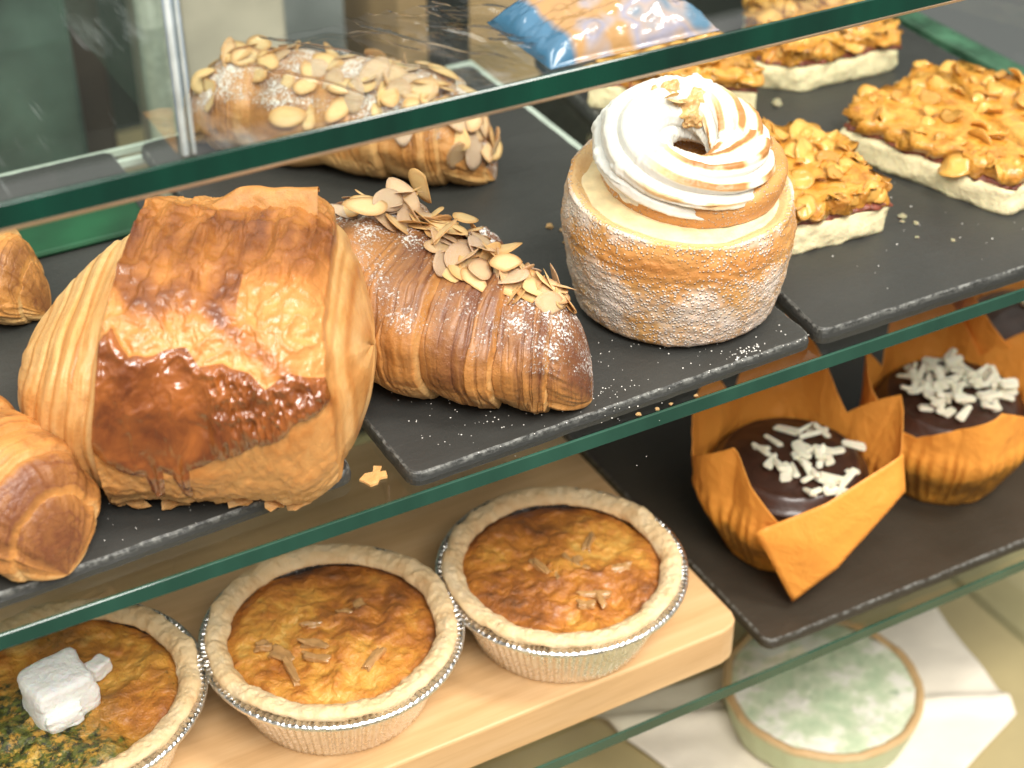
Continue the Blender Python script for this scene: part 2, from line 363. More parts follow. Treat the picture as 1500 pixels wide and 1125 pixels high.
slate([(-.03,.397),(.164,.4045),(.1645,.668),(-.03,.665)],TS,TS,'dark slate board under the chocolate glazed pastry at the left')
slate([(.1785,.3915),(.3465,.3955),(.3485,.672),(.1770,.668)],TS,TS,'dark slate board under the almond croissants and the meringue topped cruffin')
slate([(.3485,.3950),(.552,.3925),(.566,.662),(.380,.668)],TS+.0012,TS+.0012,'dark slate board under the caramel flake slices at the right')
slate([(.3437,.3975),(.62,.3935),(.62,.62),(.3445,.63)],-.1518,.005,'brownish slate board under the orange wrapped muffins on the lower shelf',MSLB)
ZS=TS;ZS3=TS+.0012
# bamboo board
bb=poly_prism('board',[(-.20,.4005),(.322,.4005),(.3275,.402),(.3305,.4045),(.3320,.409),(.3320,.585),(.3265,.592),(-.20,.592)],-.1565,-.1372,.0011)
tag(link('bamboo_board',bb,MWOOD,None,False),'pale bamboo serving board under the three foil pies','board')
# ------------------------------------------------------------------ camera + light
cam=bpy.data.cameras.new('camera');co=bpy.data.objects.new('camera',cam);COL.objects.link(co);sc.camera=co
co.location=(0,0,.343);co.rotation_euler=(math.radians(55),0,-TH)
cam.sensor_width=36;cam.lens=36*2428/1500;cam.clip_start=.01;cam.clip_end=50
cam.dof.use_dof=True;cam.dof.focus_distance=.575;cam.dof.aperture_fstop=10
w=bpy.data.worlds.new('World');sc.world=w;w.use_nodes=True;nt=w.node_tree;bg=nt.nodes['Background']
tc=nt.nodes.new('ShaderNodeTexCoord');sp=nt.nodes.new('ShaderNodeSeparateXYZ');nt.links.new(tc.outputs['Generated'],sp.inputs[0])
cr=nt.nodes.new('ShaderNodeValToRGB');nt.links.new(sp.outputs[2],cr.inputs[0])
cr.color_ramp.elements[0].position=0;cr.color_ramp.elements[0].color=(.16,.16,.15,1)
cr.color_ramp.elements[1].position=1;cr.color_ramp.elements[1].color=(1.0,.98,.93,1)
e=cr.color_ramp.elements.new(.35);e.color=(.46,.455,.43,1)
nt.links.new(cr.outputs[0],bg.inputs[0]);bg.inputs[1].default_value=.85
def area(name,loc,target,size,power,col=(1,1,1),sy=None):
    l=bpy.data.lights.new(name,'AREA');l.energy=power;l.size=size;l.color=col
    if sy:l.shape='RECTANGLE';l.size_y=sy
    o=bpy.data.objects.new(name,l);COL.objects.link(o);o.location=loc
    o.rotation_euler=(Vector(target)-Vector(loc)).to_track_quat('-Z','Y').to_euler();return o
area('ceiling_lamp',(.05,-.45,1.15),(.25,.45,-.02),.62,18,(1,.965,.91))
area('ceiling_lamp',(.75,-.10,1.25),(.3,.45,0),.35,9.5,(1,.96,.89))
area('case_lamp',(-.35,.5,.75),(.15,.47,0),.14,2.6,(1,.97,.92),.5)
sc.view_settings.view_transform='Standard';sc.view_settings.look='None';sc.view_settings.exposure=.6;sc.view_settings.gamma=1
sc.render.engine='CYCLES';sc.cycles.transparent_max_bounces=24;sc.cycles.max_bounces=7
# ------------------------------------------------------------------ flakes
def flake_meshes(kind,n,mat):
    out=[]
    for k in range(n):
        nr,na=4,22
        a=np.arange(na)/na*2*PI
        ex=1.0;ey=random.uniform(.6,.85) if kind=='almond' else random.uniform(.6,1)
        rr=1+ (.07 if kind=='almond' else .16)*fbm(np.cos(a)*1.3+k*7,np.sin(a)*1.3,0,31+k,3)
        if kind=='almond':
            rr*=1-.10*np.maximum(0,np.cos(a))**6*-1
            if k%3==2: rr*=np.where(np.cos(a-1+k)>.55,.55/np.maximum(np.cos(a-1+k),.56),1)
        V=[];R=[]
        curl=random.uniform(-.12,.12) if kind=='almond' else random.uniform(-.45,.30)
        for side in (1,-1):
            for i in range(nr+1):
                t=i/nr
                for j in range(na):
                    x=math.cos(a[j])*rr[j]*t*ex;y=math.sin(a[j])*rr[j]*t*ey
                    th=.05*(1-.75*t**6) if kind=='almond' else .20*(1-.45*t**3)
                    z=curl*(x*x*.9+ .5*x*y)+(.03 if kind=='almond' else .20)*float(noise(x*2+k*5,y*2,0,77))
                    V.append((x,y,z+side*th*.5));R.append(t)
        F=[];N=(nr+1)*na
        for s in (0,1):
            for i in range(nr):
                for j in range(na):
                    q=(s*N+i*na+j,s*N+i*na+(j+1)%na,s*N+(i+1)*na+(j+1)%na,s*N+(i+1)*na+j)
                    F.append(q[::-1] if s==0 else q)
        for j in range(na):F.append((nr*na+j,N+nr*na+j,N+nr*na+(j+1)%na,nr*na+(j+1)%na))
        me=mesh(kind,V,F,{'rim':R});bm=bmesh.new();bm.from_mesh(me);bmesh.ops.remove_doubles(bm,verts=bm.verts[:],dist=1e-5);bmesh.ops.recalc_face_normals(bm,faces=bm.faces[:]);bm.to_mesh(me);bm.free()
        me.materials.append(mat);me.polygons.foreach_set('use_smooth',[True]*len(me.polygons));out.append(me)
    return out
ALM=flake_meshes('almond',7,MALM);CORN=flake_meshes('corn',7,MCORN)
def bvh_of(o):
    me=o.data
    return BVHTree.FromPolygons([v.co for v in me.vertices],[p.vertices[:] for p in me.polygons])
def put_flake(parent,name,me,p,nrm,size,lift=.0,tilt=.25,spin=None):
    q=Vector(nrm).to_track_quat('Z','Y')
    o=bpy.data.objects.new(name,me);COL.objects.link(o);o.parent=parent
    s=random.uniform(0,2*PI) if spin is None else spin
    rot=q.to_matrix().to_4x4()@Matrix.Rotation(s,4,'Z')@Matrix.Rotation(random.gauss(0,tilt),4,'X')@Matrix.Rotation(random.gauss(0,tilt),4,'Y')
    o.matrix_local=Matrix.Translation(Vector(p)+Vector(nrm)*lift)@rot@Matrix.Diagonal((size,size,size,1));return o
def rain(parent,bodies,pts,name,meshes,smin,smax,lift,tilt):
    """drop flakes straight down onto the body at the given local xy positions"""
    trees=[bvh_of(b) for b in bodies]
    for (x,y) in pts:
        best=None
        for t in trees:
            h=t.ray_cast(Vector((x,y,.5)),Vector((0,0,-1)))
            if h[0] is not None and (best is None or h[0].z>best[0].z):best=h
        if best is None:continue
        n=best[1]
        if n.z<0:n=-n
        put_flake(parent,name,random.choice(meshes),best[0],n,random.uniform(smin,smax),lift*random.uniform(.3,1.6),tilt)
# ------------------------------------------------------------------ chocolate-glazed square pastry
def inpoly(x,y,poly):
    ins=np.zeros_like(x,bool);n=len(poly);j=n-1
    for i in range(n):
        xi,yi=poly[i];xj,yj=poly[j]
        c=((yi>y)!=(yj>y))&(x<(xj-xi)*(y-yi)/((yj-yi) or 1e-9)+xi);ins^=c;j=i
    return ins
def distpoly(x,y,poly):
    d=np.full(x.shape,9.0);n=len(poly)
    for i in range(n):
        a=np.array(poly[i]);b=np.array(poly[(i+1)%n]);ab=b-a;L=(ab**2).sum()
        t=np.clip(((x-a[0])*ab[0]+(y-a[1])*ab[1])/L,0,1)
        d=np.minimum(d,np.hypot(x-a[0]-t*ab[0],y-a[1]-t*ab[1]))
    return np.where(inpoly(x,y,poly),d,-d)
def pain():
    c=RT*-.1035+FW*.4545
    r=empty('chocolate_pastry',(c[0],c[1],ZS),-TH)
    tag(r,'large square golden pastry with glossy chocolate glaze running down its front','pastry')
    HL=.0555;nu,nv=520,560
    u=np.linspace(-1,1,nu)[:,None]*np.ones((1,nv));ph=(np.arange(nv)/nv*2*PI)[None,:]*np.ones((nu,1))
    uu=u
    cs=np.cos(ph);sn=np.sin(ph);e=2/2.7
    # picture-like coordinate running from the front foot (0) over to the top back (1)
    deg=np.degrees(np.where(ph>PI,ph-2*PI,ph));w=(deg+50)/165.0
    wl=.02*fbm(np.cos(ph)*1.3,np.sin(ph)*1.3,2,3,3)
    ul=u+wl
    prof=np.where(u<0,np.power(np.clip(1-np.abs(u)**6,0,1),.45),np.power(np.clip(1-np.abs(u)**6.5,0,1),.5))
    # layered shoulders: stepped outward falling bands
    st=np.zeros_like(u)
    for uc,h in [(-.46,.05),(-.58,.045),(-.68,.04),(-.79,.05),(-.90,.05),(.86,.05),(.93,.05)]:
        k=uc+.022*fbm(np.cos(ph)*1.6+uc*9,np.sin(ph)*1.6,1,8,3)
        s=sm(0,.02,(k-u) if uc<0 else (u-k))
        st+=s*h*.75
        # swollen lip outside each step
        dd=(k-u) if uc<0 else (u-k)
        st-=.028*np.exp(-((dd-.055)/.03)**2)*(dd>0)
    leftdrop=sm(-.30,-1.0,-0+u*-1*-1) if False else sm(.36,1.0,-u)*.10
    S=prof*(1-st-leftdrop)
    S=S*(1+.03*fbm(u*1.5,np.cos(ph)*1.2,np.sin(ph)*1.2,5,2))
    lam=np.clip(2.6*fbm(ul*26+.6*fbm(u*5,w*6,0,9,2),np.cos(ph)*.9,np.sin(ph)*.9,6,3),-1,1)
    side=1-(sm(-.47,-.43,u)*(1-sm(.84,.88,u)))
    ra=.0520*S;rz=.0362*S
    d=np.zeros_like(u)+side*.00035*lam+side*.0007*fbm(u*10,w*12,3,15,3)
    # flap sheet
    fl=[(-.41,-.3),(-.40,.3),(-.41,.60),(-.40,.86),(-.41,1.12),(-.2,1.15),(.2,1.16),(.78,1.13),(.83,.9),(.85,.5),(.85,.2),(.85,0),(.76,-.07),(.60,.0),(.4,-.02),(.2,-.06),(.05,-.02),(-.1,-.05),(-.25,0),(-.34,-.06)]
    jx=u+.012*fbm(u*14,w*14,0,41,3);jw=w+.014*fbm(u*14,w*14,4,42,3)
    fd=distpoly(jx,jw,fl)
    flap=sm(-.004,.012,fd)
    d+=flap*.0028+np.exp(-(fd/.02)**2)*.0006*(fd>0)
    wr=fbm(u*9,w*13,0,51,4);rid=1-np.abs(fbm(u*7+.5*wr,w*12,3,52,4))*2.2
    upper=sm(.42,.62,w)
    d+=flap*(.0008*wr+.0010*np.clip(rid,0,1)*upper+.0007*np.clip(rid,0,1))
    d+=flap*.0022*fbm(u*3.4,w*2.6,1,58,2)+side*.0030*fbm(u*4.5,w*2.2,1,59,3)
    # wrinkled foot of the flap
    foot=flap*(1-sm(.05,.22,w));d+=foot*(.0022*fbm(u*7,w*16,2,61,4))
    # glaze shapes in (u,w)
    G1=[(-.405,.575),(-.34,.60),(-.27,.55),(-.22,.52),(-.10,.535),(.08,.55),(.16,.50),(.30,.515),(.44,.47),(.54,.44),(.66,.475),(.84,.45),(.85,.37),(.74,.345),(.6,.315),(.42,.30),(.26,.275),(.14,.255),(.10,.25),(.075,.15),(.045,.09),(.015,.15),(0,.235),(-.05,.24),(-.07,.15),(-.10,.07),(-.135,.16),(-.15,.23),(-.25,.25),(-.33,.27),(-.41,.30),(-.405,.4)]
    gx=u+.012*fbm(u*9,w*9,0,71,2);gw=w+.012*fbm(u*9,w*9,4,72,2)
    g1=distpoly(gx,gw,G1)
    hole=distpoly(gx,gw,[(0,.31),(.03,.34),(.09,.35),(.12,.31),(.07,.28),(.02,.27)])
    
    glz=sm(-.010,.014,g1)
    d+=glz*.0010+.0009*np.exp(-((g1-.028)/.018)**2)*glz+glz*.0030*fbm(u*3.6,w*4,7,81,2)
    lump=glz*sm(.12,.3,u)*.0016*(1-np.abs(fbm(u*20,w*24,2,83,3))*2);d+=lump
    # baked egg wash bands higher up
    band=np.exp(-((w-(.86+.05*fbm(u*4,0,0,91,2)))/.11)**2)*1.0+np.exp(-((w-(.72+.06*fbm(u*4,3,0,92,2)-.06*u))/.05)**2)*1.1*(u<.35)
    band+=np.exp(-((w-(.70-.42*(u-.1)))/.035)**2)*.85*(u>.05)
    brown=.14+.10*side+flap*(.26+.60*np.clip(band,0,1)*(.65+.5*fbm(u*8,w*10,0,95,3)))+flap*.18*np.clip(rid-.55,0,1)
    brown+=side*(.12*np.clip(-lam,0,1)+.12*fbm(u*5,w*5,3,16,3)+.22*sm(.02,.0,np.abs(st*0+np.minimum.reduce([np.abs(u-k) for k in (-.46,-.58,-.68,-.79,-.90,.86,.93)]))))
    brown+=np.exp(-(fd/.012)**2)*.18
    brown-=foot*.18
    brown-=.25*sm(.5,1.2,w)*side*(u<0)
    brown=np.clip(brown,0,1)
    A=(ra+d*sm(0,.35,prof));Z=(rz+d*sm(0,.35,prof))
    y=-A*np.sign(cs)*np.abs(cs)**e;z=.0365+Z*np.sign(sn)*np.abs(sn)**e
    x=u*HL*(1+0*u)+.0015*fbm(np.cos(ph)*1.5,np.sin(ph)*1.5,u,33,2)
    # top leans slightly to the right, sits flat
    x=x*(1.05-.11*sm(.030,.078,z))+.003*sm(.03,.078,z)
    z=np.where(z<.0,z*.02,z);z=z-.0
    z=np.maximum(z-.0012,0)
    # sink the left shoulder
    z=z*(1-.09*sm(.41,.47,-u)-.08*sm(.6,.95,-u))
    P=np.stack([x,y,z],-1)
    o=link('body',grid('pastry',P,False,True,{'brown':brown,'glaze':glz}),MPAC,r)
    # torn flakes hanging at the foot of the flap
    for k,(ux,dy) in enumerate([(-.42,0),(-.08,.001),(.30,0),(.64,.001),(.5,.002),(-.3,.002)]):
        f=bpy.data.objects.new('torn_flake',None)
        n=10;a=np.linspace(0,2*PI,n,endpoint=False);q=.0042*(1+.4*np.array([random.uniform(-1,1) for _ in a]))
        V=[(math.cos(t)*s,math.sin(t)*s*.6,.0008*math.sin(3*t)) for t,s in zip(a,q)]+[(math.cos(t)*s,math.sin(t)*s*.6,.0008*math.sin(3*t)-.0004) for t,s in zip(a,q)]
        F=[tuple(range(n)),tuple(range(2*n-1,n-1,-1))]+[(i,n+i,n+(i+1)%n,(i+1)%n) for i in range(n)]
        ob=link('torn_flake',mesh('flake',V,F,{'brown':[.15]*2*n}),MPP,r,False);ob.location=(ux*HL,-.0405-dy,.0030);ob.rotation_euler=(random.uniform(.3,.9),random.uniform(-.3,.3),random.uniform(-.5,.5))
    # curled corner of the sheet at the top back
    nu2,nv2=30,24;U2=np.linspace(0,1,nu2)[:,None]*np.ones((1,nv2));V2=np.linspace(0,1,nv2)[None,:]*np.ones((nu2,1))
    X=.000+.040*U2;Yc=.022+.010*V2+.002*np.sin(U2*5);Zc=.0700+.0025*U2+.006*np.sin(V2*PI*.8)*sm(0,.35,U2)+.0015*fbm(U2*4,V2*3,0,5,2)
    Pt=np.stack([X,Yc,Zc],-1);Pb=Pt-np.array([0,0,.0012])
    me=grid('curl',np.concatenate([Pt,Pb[:,::-1]],1),False,True,{'brown':np.full((nu2,nv2*2),.5)})
    link('curled_edge',me,MPP,r)
pain()
# ------------------------------------------------------------------ croissants
def catmull(pts,t):
    pts=np.asarray(pts,float);n=len(pts)-1;x=np.clip(t,0,1)*n;i=np.clip(np.floor(x).astype(int),0,n-1);f=(x-i)[...,None]
    p0=pts[np.clip(i-1,0,n)];p1=pts[i];p2=pts[i+1];p3=pts[np.clip(i+2,0,n)]
    return .5*(2*p1+(p2-p0)*f+(2*p0-5*p1+4*p2-p3)*f**2+(3*p1-p0-3*p2+p3)*f**3)
def croissant(name,label,cat,origin,spine,radii,mid,nw,mat,brown0,sugar,flat=.9,seed=0,twist=.10,bulge=.32,group=None,nu=620,nv=260,lamn=7,caps=.012):
    """spine: ground xy (world), radii along it; mid: parameter of the widest wrap"""
    r=empty(name,(origin[0],origin[1],ZS));tag(r,label,cat,group)
    t=np.linspace(0,1,nu)[:,None]*np.ones((1,nv));ph=(np.arange(nv)/nv*2*PI)[None,:]*np.ones((nu,1))
    C=catmull([(p[0]-origin[0],p[1]-origin[1]) for p in spine],t[:,0])
    T=np.gradient(C,axis=0);T/=np.linalg.norm(T,axis=1)[:,None];Nn=np.stack([-T[:,1],T[:,0]],1)
    R=catmull([[a] for a in radii],t[:,0])[:,0]
    L=np.concatenate([[0],np.cumsum(np.linalg.norm(np.diff(C,axis=0),axis=1))]);
    endd=np.minimum(L,L[-1]-L);R=R*np.sqrt(np.clip(1-(1-np.clip(endd/caps,0,1))**2,0,1))
    cs=np.cos(ph);sn=np.sin(ph)
    tw=t+twist*.5*(cs*.6+.25*sn)*np.sign(t-mid)*.35+.012*fbm(cs*1.4+seed,sn*1.4,t*3,seed,3)
    a=np.abs(tw-mid)*nw*2
    # first wrap is the wide middle one
    q=np.maximum(a-.45,0);idx=np.floor(q);fr=q-idx
    # falling away from the middle: rounded shoulder, then a sharp step down at the wrap's lip
    b=np.where(a<.45,1-.25*(a/.45)**2, .72+.28*np.sin(np.clip(fr*1.05,0,1)*PI*.62+.15))
    b=np.where(a<.45,b,b-sm(.93,1.0,fr)*.30)
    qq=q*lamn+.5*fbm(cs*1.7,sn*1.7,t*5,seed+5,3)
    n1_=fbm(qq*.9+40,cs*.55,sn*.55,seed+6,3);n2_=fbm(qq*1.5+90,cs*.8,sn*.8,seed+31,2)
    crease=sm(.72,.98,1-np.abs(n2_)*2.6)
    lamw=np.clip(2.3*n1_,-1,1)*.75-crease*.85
    lammask=(.35+.65*sm(.05,.6,fr))*sm(.002,.018,endd)[:,None]
    tipf=np.exp(-(endd/.013)**2)[:,None]
    Rf=R[:,None]*(1-bulge*1.2+bulge*1.35*b)
    Rf=Rf+ R[:,None]*.11*fbm(t*7,cs*1.3,sn*1.3,seed+9,3) +R[:,None]*.07*tipf*(1-2*np.abs(fbm(cs*2.6+seed,sn*2.6,t*4,seed+40,3)*2.2)) + .00080*lamw*lammask*sm(.0,.3,R[:,None]/R.max())
    step=sm(.90,.97,fr)*(1-sm(.99,1.0,fr))*(a>=.45)
    x=C[:,0][:,None]+Nn[:,0][:,None]*Rf*cs;y=C[:,1][:,None]+Nn[:,1][:,None]*Rf*cs
    z=R[:,None]*flat*.93+Rf*flat*sn
    z=np.where(z<0,z*.06,z);z=np.maximum(z,.0002)+.0002
    up=np.clip(sn,-1,1)
    tone=noise(idx*3.3+seed,np.sign(t-mid)*2.2,0,seed+12)
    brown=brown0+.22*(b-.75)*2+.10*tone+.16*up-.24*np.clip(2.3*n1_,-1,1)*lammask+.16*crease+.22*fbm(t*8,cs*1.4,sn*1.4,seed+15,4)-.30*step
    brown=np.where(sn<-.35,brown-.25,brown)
    endb=np.exp(-endd/.012)[:,None];brown=brown+.35*endb*sm(-.2,.6,sn)
    sug=sugar*sm(-.25,.75,sn)*(.75+.5*fbm(t*6,cs*2,sn*2,seed+20,3))+.12*sugar
    P=np.stack([x,y,z],-1)
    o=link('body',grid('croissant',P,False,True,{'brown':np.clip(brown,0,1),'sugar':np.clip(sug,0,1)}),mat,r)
    return r,o,C,Nn,R
# front almond croissant
sp1=[(.1820,.5050),(.1915,.4830),(.2010,.4630),(.2130,.4420),(.2275,.4230),(.2415,.4100),(.2530,.4000)]
org=(.2100,.4500)
ca,cab,C1,N1,R1=croissant('almond_croissant','almond croissant with flaked almonds along its ridge and its tip towards the viewer','croissant',org,sp1,[.020,.0305,.0345,.0305,.0260,.0225,.0195],.34,3.4,MPA,.46,1.0,seed=3,flat=.86,group='almond croissants',caps=.020)
def ridge_pts(C,N,n,t0,t1,side0,sw,R):
    out=[]
    for _ in range(n):
        t=random.uniform(t0,t1);i=int(t*(len(C)-1));s=random.gauss(side0,sw);s=max(-.95,min(.95,s))
        out.append((C[i,0]+N[i,0]*s*R[i],C[i,1]+N[i,1]*s*R[i]))
    return out
random.seed(21)
# the spine runs from back-left to front-right: the ridge of almonds lies on the side away from the viewer
rain(ca,[cab],ridge_pts(C1,N1,58,.30,.86,.36,.19,R1),'almond_flake',ALM,.0058,.0088,.0016,.20)
rain(ca,[cab],ridge_pts(C1,N1,27,.30,.68,.36,.22,R1),'almond_flake',ALM,.0052,.0080,.0045,.35)
rain(ca,[cab],ridge_pts(C1,N1,9,.52,.88,.05,.16,R1),'almond_flake',ALM,.0054,.0074,.0010,.10)
rain(ca,[cab],ridge_pts(C1,N1,6,.06,.26,.35,.2,R1),'almond_flake',ALM,.0038,.0056,.0010,.25)
# its second horn, dark, poking out behind
h,_,_,_,_=croissant('horn','x','x',org,[(.246,.489),(.255,.484),(.2635,.4785)],[.0095,.0080,.0055],.0,2.0,MPA,.7,.9,seed=8,nu=120,nv=80)
hb=[c for c in COL.objects if c.parent==h][0];hb.name='horn';hb.parent=ca;bpy.data.objects.remove(h);hb.location=(0,0,.012)
# rear almond croissant
sp2=[(.1985,.6650),(.2140,.6530),(.2380,.6290),(.2650,.5990),(.2880,.5740),(.3010,.5600)]
org2=(.250,.615)
cb,cbb,C2,N2,R2=croissant('almond_croissant','long almond croissant dusted with sugar lying at the back behind the front one','croissant',org2,sp2,[.016,.024,.0275,.0275,.0255,.0200],.42,3.2,MPA,.16,1.35,seed=14,flat=.84,group='almond croissants',caps=.028)
rain(cb,[cbb],ridge_pts(C2,N2,74,.03,.97,-.05,.45,R2),'almond_flake',ALM,.0050,.0080,.0012,.25)
rain(cb,[cbb],ridge_pts(C2,N2,24,.55,.97,-.55,.25,R2),'almond_flake',ALM,.0055,.0085,.0018,.25)
# plain croissants at the left
croissant('plain_croissant','plain golden croissant in front of the chocolate glazed pastry with its tip forward','croissant',(.045,.43),[(.006,.496),(.022,.476),(.037,.456),(.0500,.434),(.0605,.4120),(.0655,.3985)],[.024,.029,.0275,.0240,.0215,.0185],.10,4.6,MPP,.36,0,seed=25,flat=.86,bulge=.38,lamn=4,group='plain croissants',caps=.014)
croissant('plain_croissant','plain croissant half hidden at the far left behind the chocolate glazed pastry','croissant',(.075,.55),[(.040,.612),(.057,.592),(.074,.573),(.090,.556),(.1020,.546)],[.022,.029,.026,.0190,.013],.2,3.2,MPP,.16,0,seed=33,flat=.86,bulge=.32,lamn=4,group='plain croissants')
# ------------------------------------------------------------------ cruffin
def cruffin():
    c=np.array([.3172,.4466,0])-FW*.0045;r=empty('cruffin',(c[0],c[1],ZS),-TH);tag(r,'round sugared pastry crowned with a torched white meringue swirl','pastry')
    na,nz=420,150
    ph=(np.arange(na)/na*2*PI)[:,None]*np.ones((1,nz));v=np.linspace(0,1,nz)[None,:]*np.ones((na,1))
    cs=np.cos(ph);sn=np.sin(ph)       # local x=right, y=away
    rim=.0495+.0040*np.cos(ph-2.2)+.0012*fbm(cs*2,sn*2,0,3,3)
    # profile: foot, wall, rounded rim, then in over the top
    t=np.clip(v/.82,0,1);R=.0370+.0062*np.sin(np.clip(t*1.25,0,1)*PI*.5)**.9-.0016*sm(.75,1,t)
    z=rim*t
    foot=np.sqrt(np.clip(1-(1-np.clip(t/.10,0,1))**2,0,1));R=R*(.80+.20*foot)
    t2=np.clip((v-.82)/.18,0,1)
    R=R*(1-t2)+.012*t2;z=z+.0006*np.sin(np.clip(t2*6,0,1)*PI)-.004*sm(.05,.5,t2)
    R=R+.0007*fbm(cs*4,sn*4,z*120,11,4)*(1-t2)+.0010*fbm(cs*1.5,sn*1.5,z*25,12,2)
    R=R+.0005*fbm(cs*14,sn*14,z*420,17,3)*(1-t2)+.00012*np.sin(z*1400+9*fbm(cs*2,sn*2,z*30,14,3))*np.exp(-((t-.72)/.13)**2)*np.clip(-sn+.3,0,1)
    br=.42+.35*np.exp(-((t-.80)/.14)**2)*np.clip(-sn+.2,0,1)+.3*fbm(cs*1.8,sn*1.8,z*60,15,3)
    bare=np.exp(-((t-.80)/.17)**2)*np.clip(-sn*1.2+.1+.2*cs,0,1)
    sug=1.15-1.0*bare-.25*np.exp(-((t-.45)/.2)**2)+.2*(1-t)
    sug=np.where(v>.83,.05,sug);br=np.where(v>.83,.02,br)
    P=np.stack([R*cs,R*sn,np.maximum(z,0)],-1)
    link('sugared_wall',grid('wall',P,True,False,{'brown':np.clip(br,0,1),'sugar':np.clip(sug,0,1)}),MSC,r)
    # pale inner layer: spiral ramp rising from the front left rim to the drum
    nr=40;v=np.linspace(0,1,nr)[None,:]*np.ones((na,1));ph2=ph[:,:1]*np.ones((1,nr));cs=np.cos(ph2);sn=np.sin(ph2)
    ox,oy=.0050,.0040
    Ro=.0405;Ri=.0280
    x=(Ro*(1-v)+Ri*v)*cs+ox*v;y=(Ro*(1-v)+Ri*v)*sn+oy*v
    z=.0470+.0040*np.cos(ph2-2.2)+.0030*np.sin(v*PI/2)+.0004*fbm(cs*6,sn*6,v*5,21,3)
    MPALE=simple('pale_crumb',(.78,.62,.36),.55,var=.16,scale=150,bump=.0006,Subsurface_Weight=.3,Subsurface_Radius=(.6,.4,.2),Subsurface_Scale=.004)
    link('inner_layer',grid('inner',np.stack([x,y,z],-1),True,False),MPALE,r)
    # raised inner drum (coiled layer)
    nd=90;v=np.linspace(0,1,nd)[None,:]*np.ones((na,1));ph3=ph[:,:1]*np.ones((1,nd));cs=np.cos(ph3);sn=np.sin(ph3)
    ht=.0585+.0026*np.cos(ph3-.9)+.0010*fbm(cs*2,sn*2,0,31,2)
    a=np.clip(v/.5,0,1);bb_=np.clip((v-.5)/.5,0,1)
    R=(.0320+.0028*np.sin(a*PI)-.0015*a)*(1-bb_)+.004*bb_
    z=.0465+(ht-.0465)*np.sin(a*PI/2)-.006*sm(0,.6,bb_)+.0008*np.sin(np.clip(bb_*5,0,1)*PI)
    R=R+.0007*fbm(cs*5,sn*5,z*150,32,3)
    link('coiled_core',grid('core',np.stack([R*cs+ox,R*sn+oy,z],-1),True,False,{'brown':np.full((na,nd),.55)+.2*(1-a),'sugar':np.full((na,nd),.42)}),MSC,r)
    # meringue ring
    nu,nv=520,260
    th=(np.arange(nu)/nu*2*PI)[:,None]*np.ones((1,nv));q=(np.arange(nv)/nv*2*PI)[None,:]*np.ones((nu,1))
    rm=.0200+.0010*np.cos(th-3.2);
    flat=1.0
    rr=.0126*(1+.12*np.cos(th-3.0))
    K=9;tw=q*K+th*4.6+.6*np.sin(q*1+.4)+.5*fbm(np.cos(th)*2,np.sin(th)*2,q*.6,44,2)
    lobes=np.abs(np.sin(tw/2));lobes=lobes**.75
    smoothzone=.50+.50*sm(-.25,.75,np.cos(th+.55))
    rr2=rr*(1-.02+ (lobes-.62)*.34*smoothzone)+ .00035*1.0*fbm(np.cos(th)*14,np.sin(th)*14,q*4,46,3)+.00030*np.cos(tw*2.5+1)*smoothzone+.0014*fbm(np.cos(th)*2,np.sin(th)*2,np.sin(q),47,2)+.0022*np.clip(fbm(np.cos(th)*5,np.sin(th)*5,q*1.2,48,3)*2.2-.5,0,1)*(1-smoothzone+.15)
    x=(rm+rr2*np.cos(q))*np.cos(th);y=(rm+rr2*np.cos(q))*np.sin(th);z=rr2*np.sin(q)*1.0
    z=z*.86+.0030*np.cos(th-2.0)+.0028*np.sin(th)
    crest=np.exp(-((np.abs(np.sin(tw/2))-.97)/.16)**2)*sm(-.5,.2,np.sin(q))*smoothzone
    edge=np.exp(-((np.abs(np.sin(tw/2))-.25)/.10)**2)
    mb=.10+1.0*crest*sm(.15,.6,noise(np.cos(th)*3,np.sin(th)*3,q,49)*.5+.62)*(np.cos(tw/2)*np.sin(tw/2)>-2)+.15*edge*smoothzone
    mb=mb*(.22+.78*sm(-.75,.25,np.cos(th+.6)))
    link('meringue',grid('meringue',np.stack([x+ox-.0025,y+oy-.0035,z+.0635],-1),True,True,{'brown':np.clip(mb,0,1)}),MMER,r)
    # rough dollops closing the ring at the back left, with caramel apple bits
    def blob(name,cx,cy,cz,s,mat,seed,rough=.35,flatz=.8,br=.15):
        a_=(np.arange(64)/64*2*PI)[:,None]*np.ones((1,40));b_=np.linspace(-PI/2,PI/2,40)[None,:]*np.ones((64,1))
        dx=np.cos(a_)*np.cos(b_);dy=np.sin(a_)*np.cos(b_);dz=np.sin(b_)
        k=s*(1+rough*fbm(dx*1.7+seed,dy*1.7,dz*1.7,seed,4))
        k=k*(1+.35*np.clip(dz,0,1)**4*(rough>.3))
        P=np.stack([cx+dx*k,cy+dy*k,cz+dz*k*flatz],-1)
        m_=np.clip(br+.3*fbm(dx*3,dy*3,dz*3,seed+4,3),0,1)
        return link(name,grid(name,P,True,False,{'brown':m_,'sugar':m_*0+.3}),mat,r)
    for k,(x,y,z,s) in enumerate([(-.009,.017,.0710,.0085),(-.015,.011,.0700,.008),(-.0205,.005,.067,.0075),(.001,.022,.0705,.0078),(-.022,-.003,.065,.007),(-.005,.013,.071,.006)]):
        blob('meringue_dollop',x+ox,y+oy,z,s,MMER,50+k,.55,.9,.08)
    MAP=simple('caramel_apple',(.66,.38,.15),.35,var=.25,scale=250,bump=.0012,Coat_Weight=.3,Subsurface_Weight=.2,Subsurface_Scale=.003)
    for k,(x,y,z,s) in enumerate([(-.004,.008,.0735,.0055),(-.0095,.0125,.0785,.0045),(.001,.012,.076,.004),(-.0015,.0055,.071,.0042)]):
        blob('apple_piece',x+ox,y+oy,z,s,MAP,70+k,.5,.75)
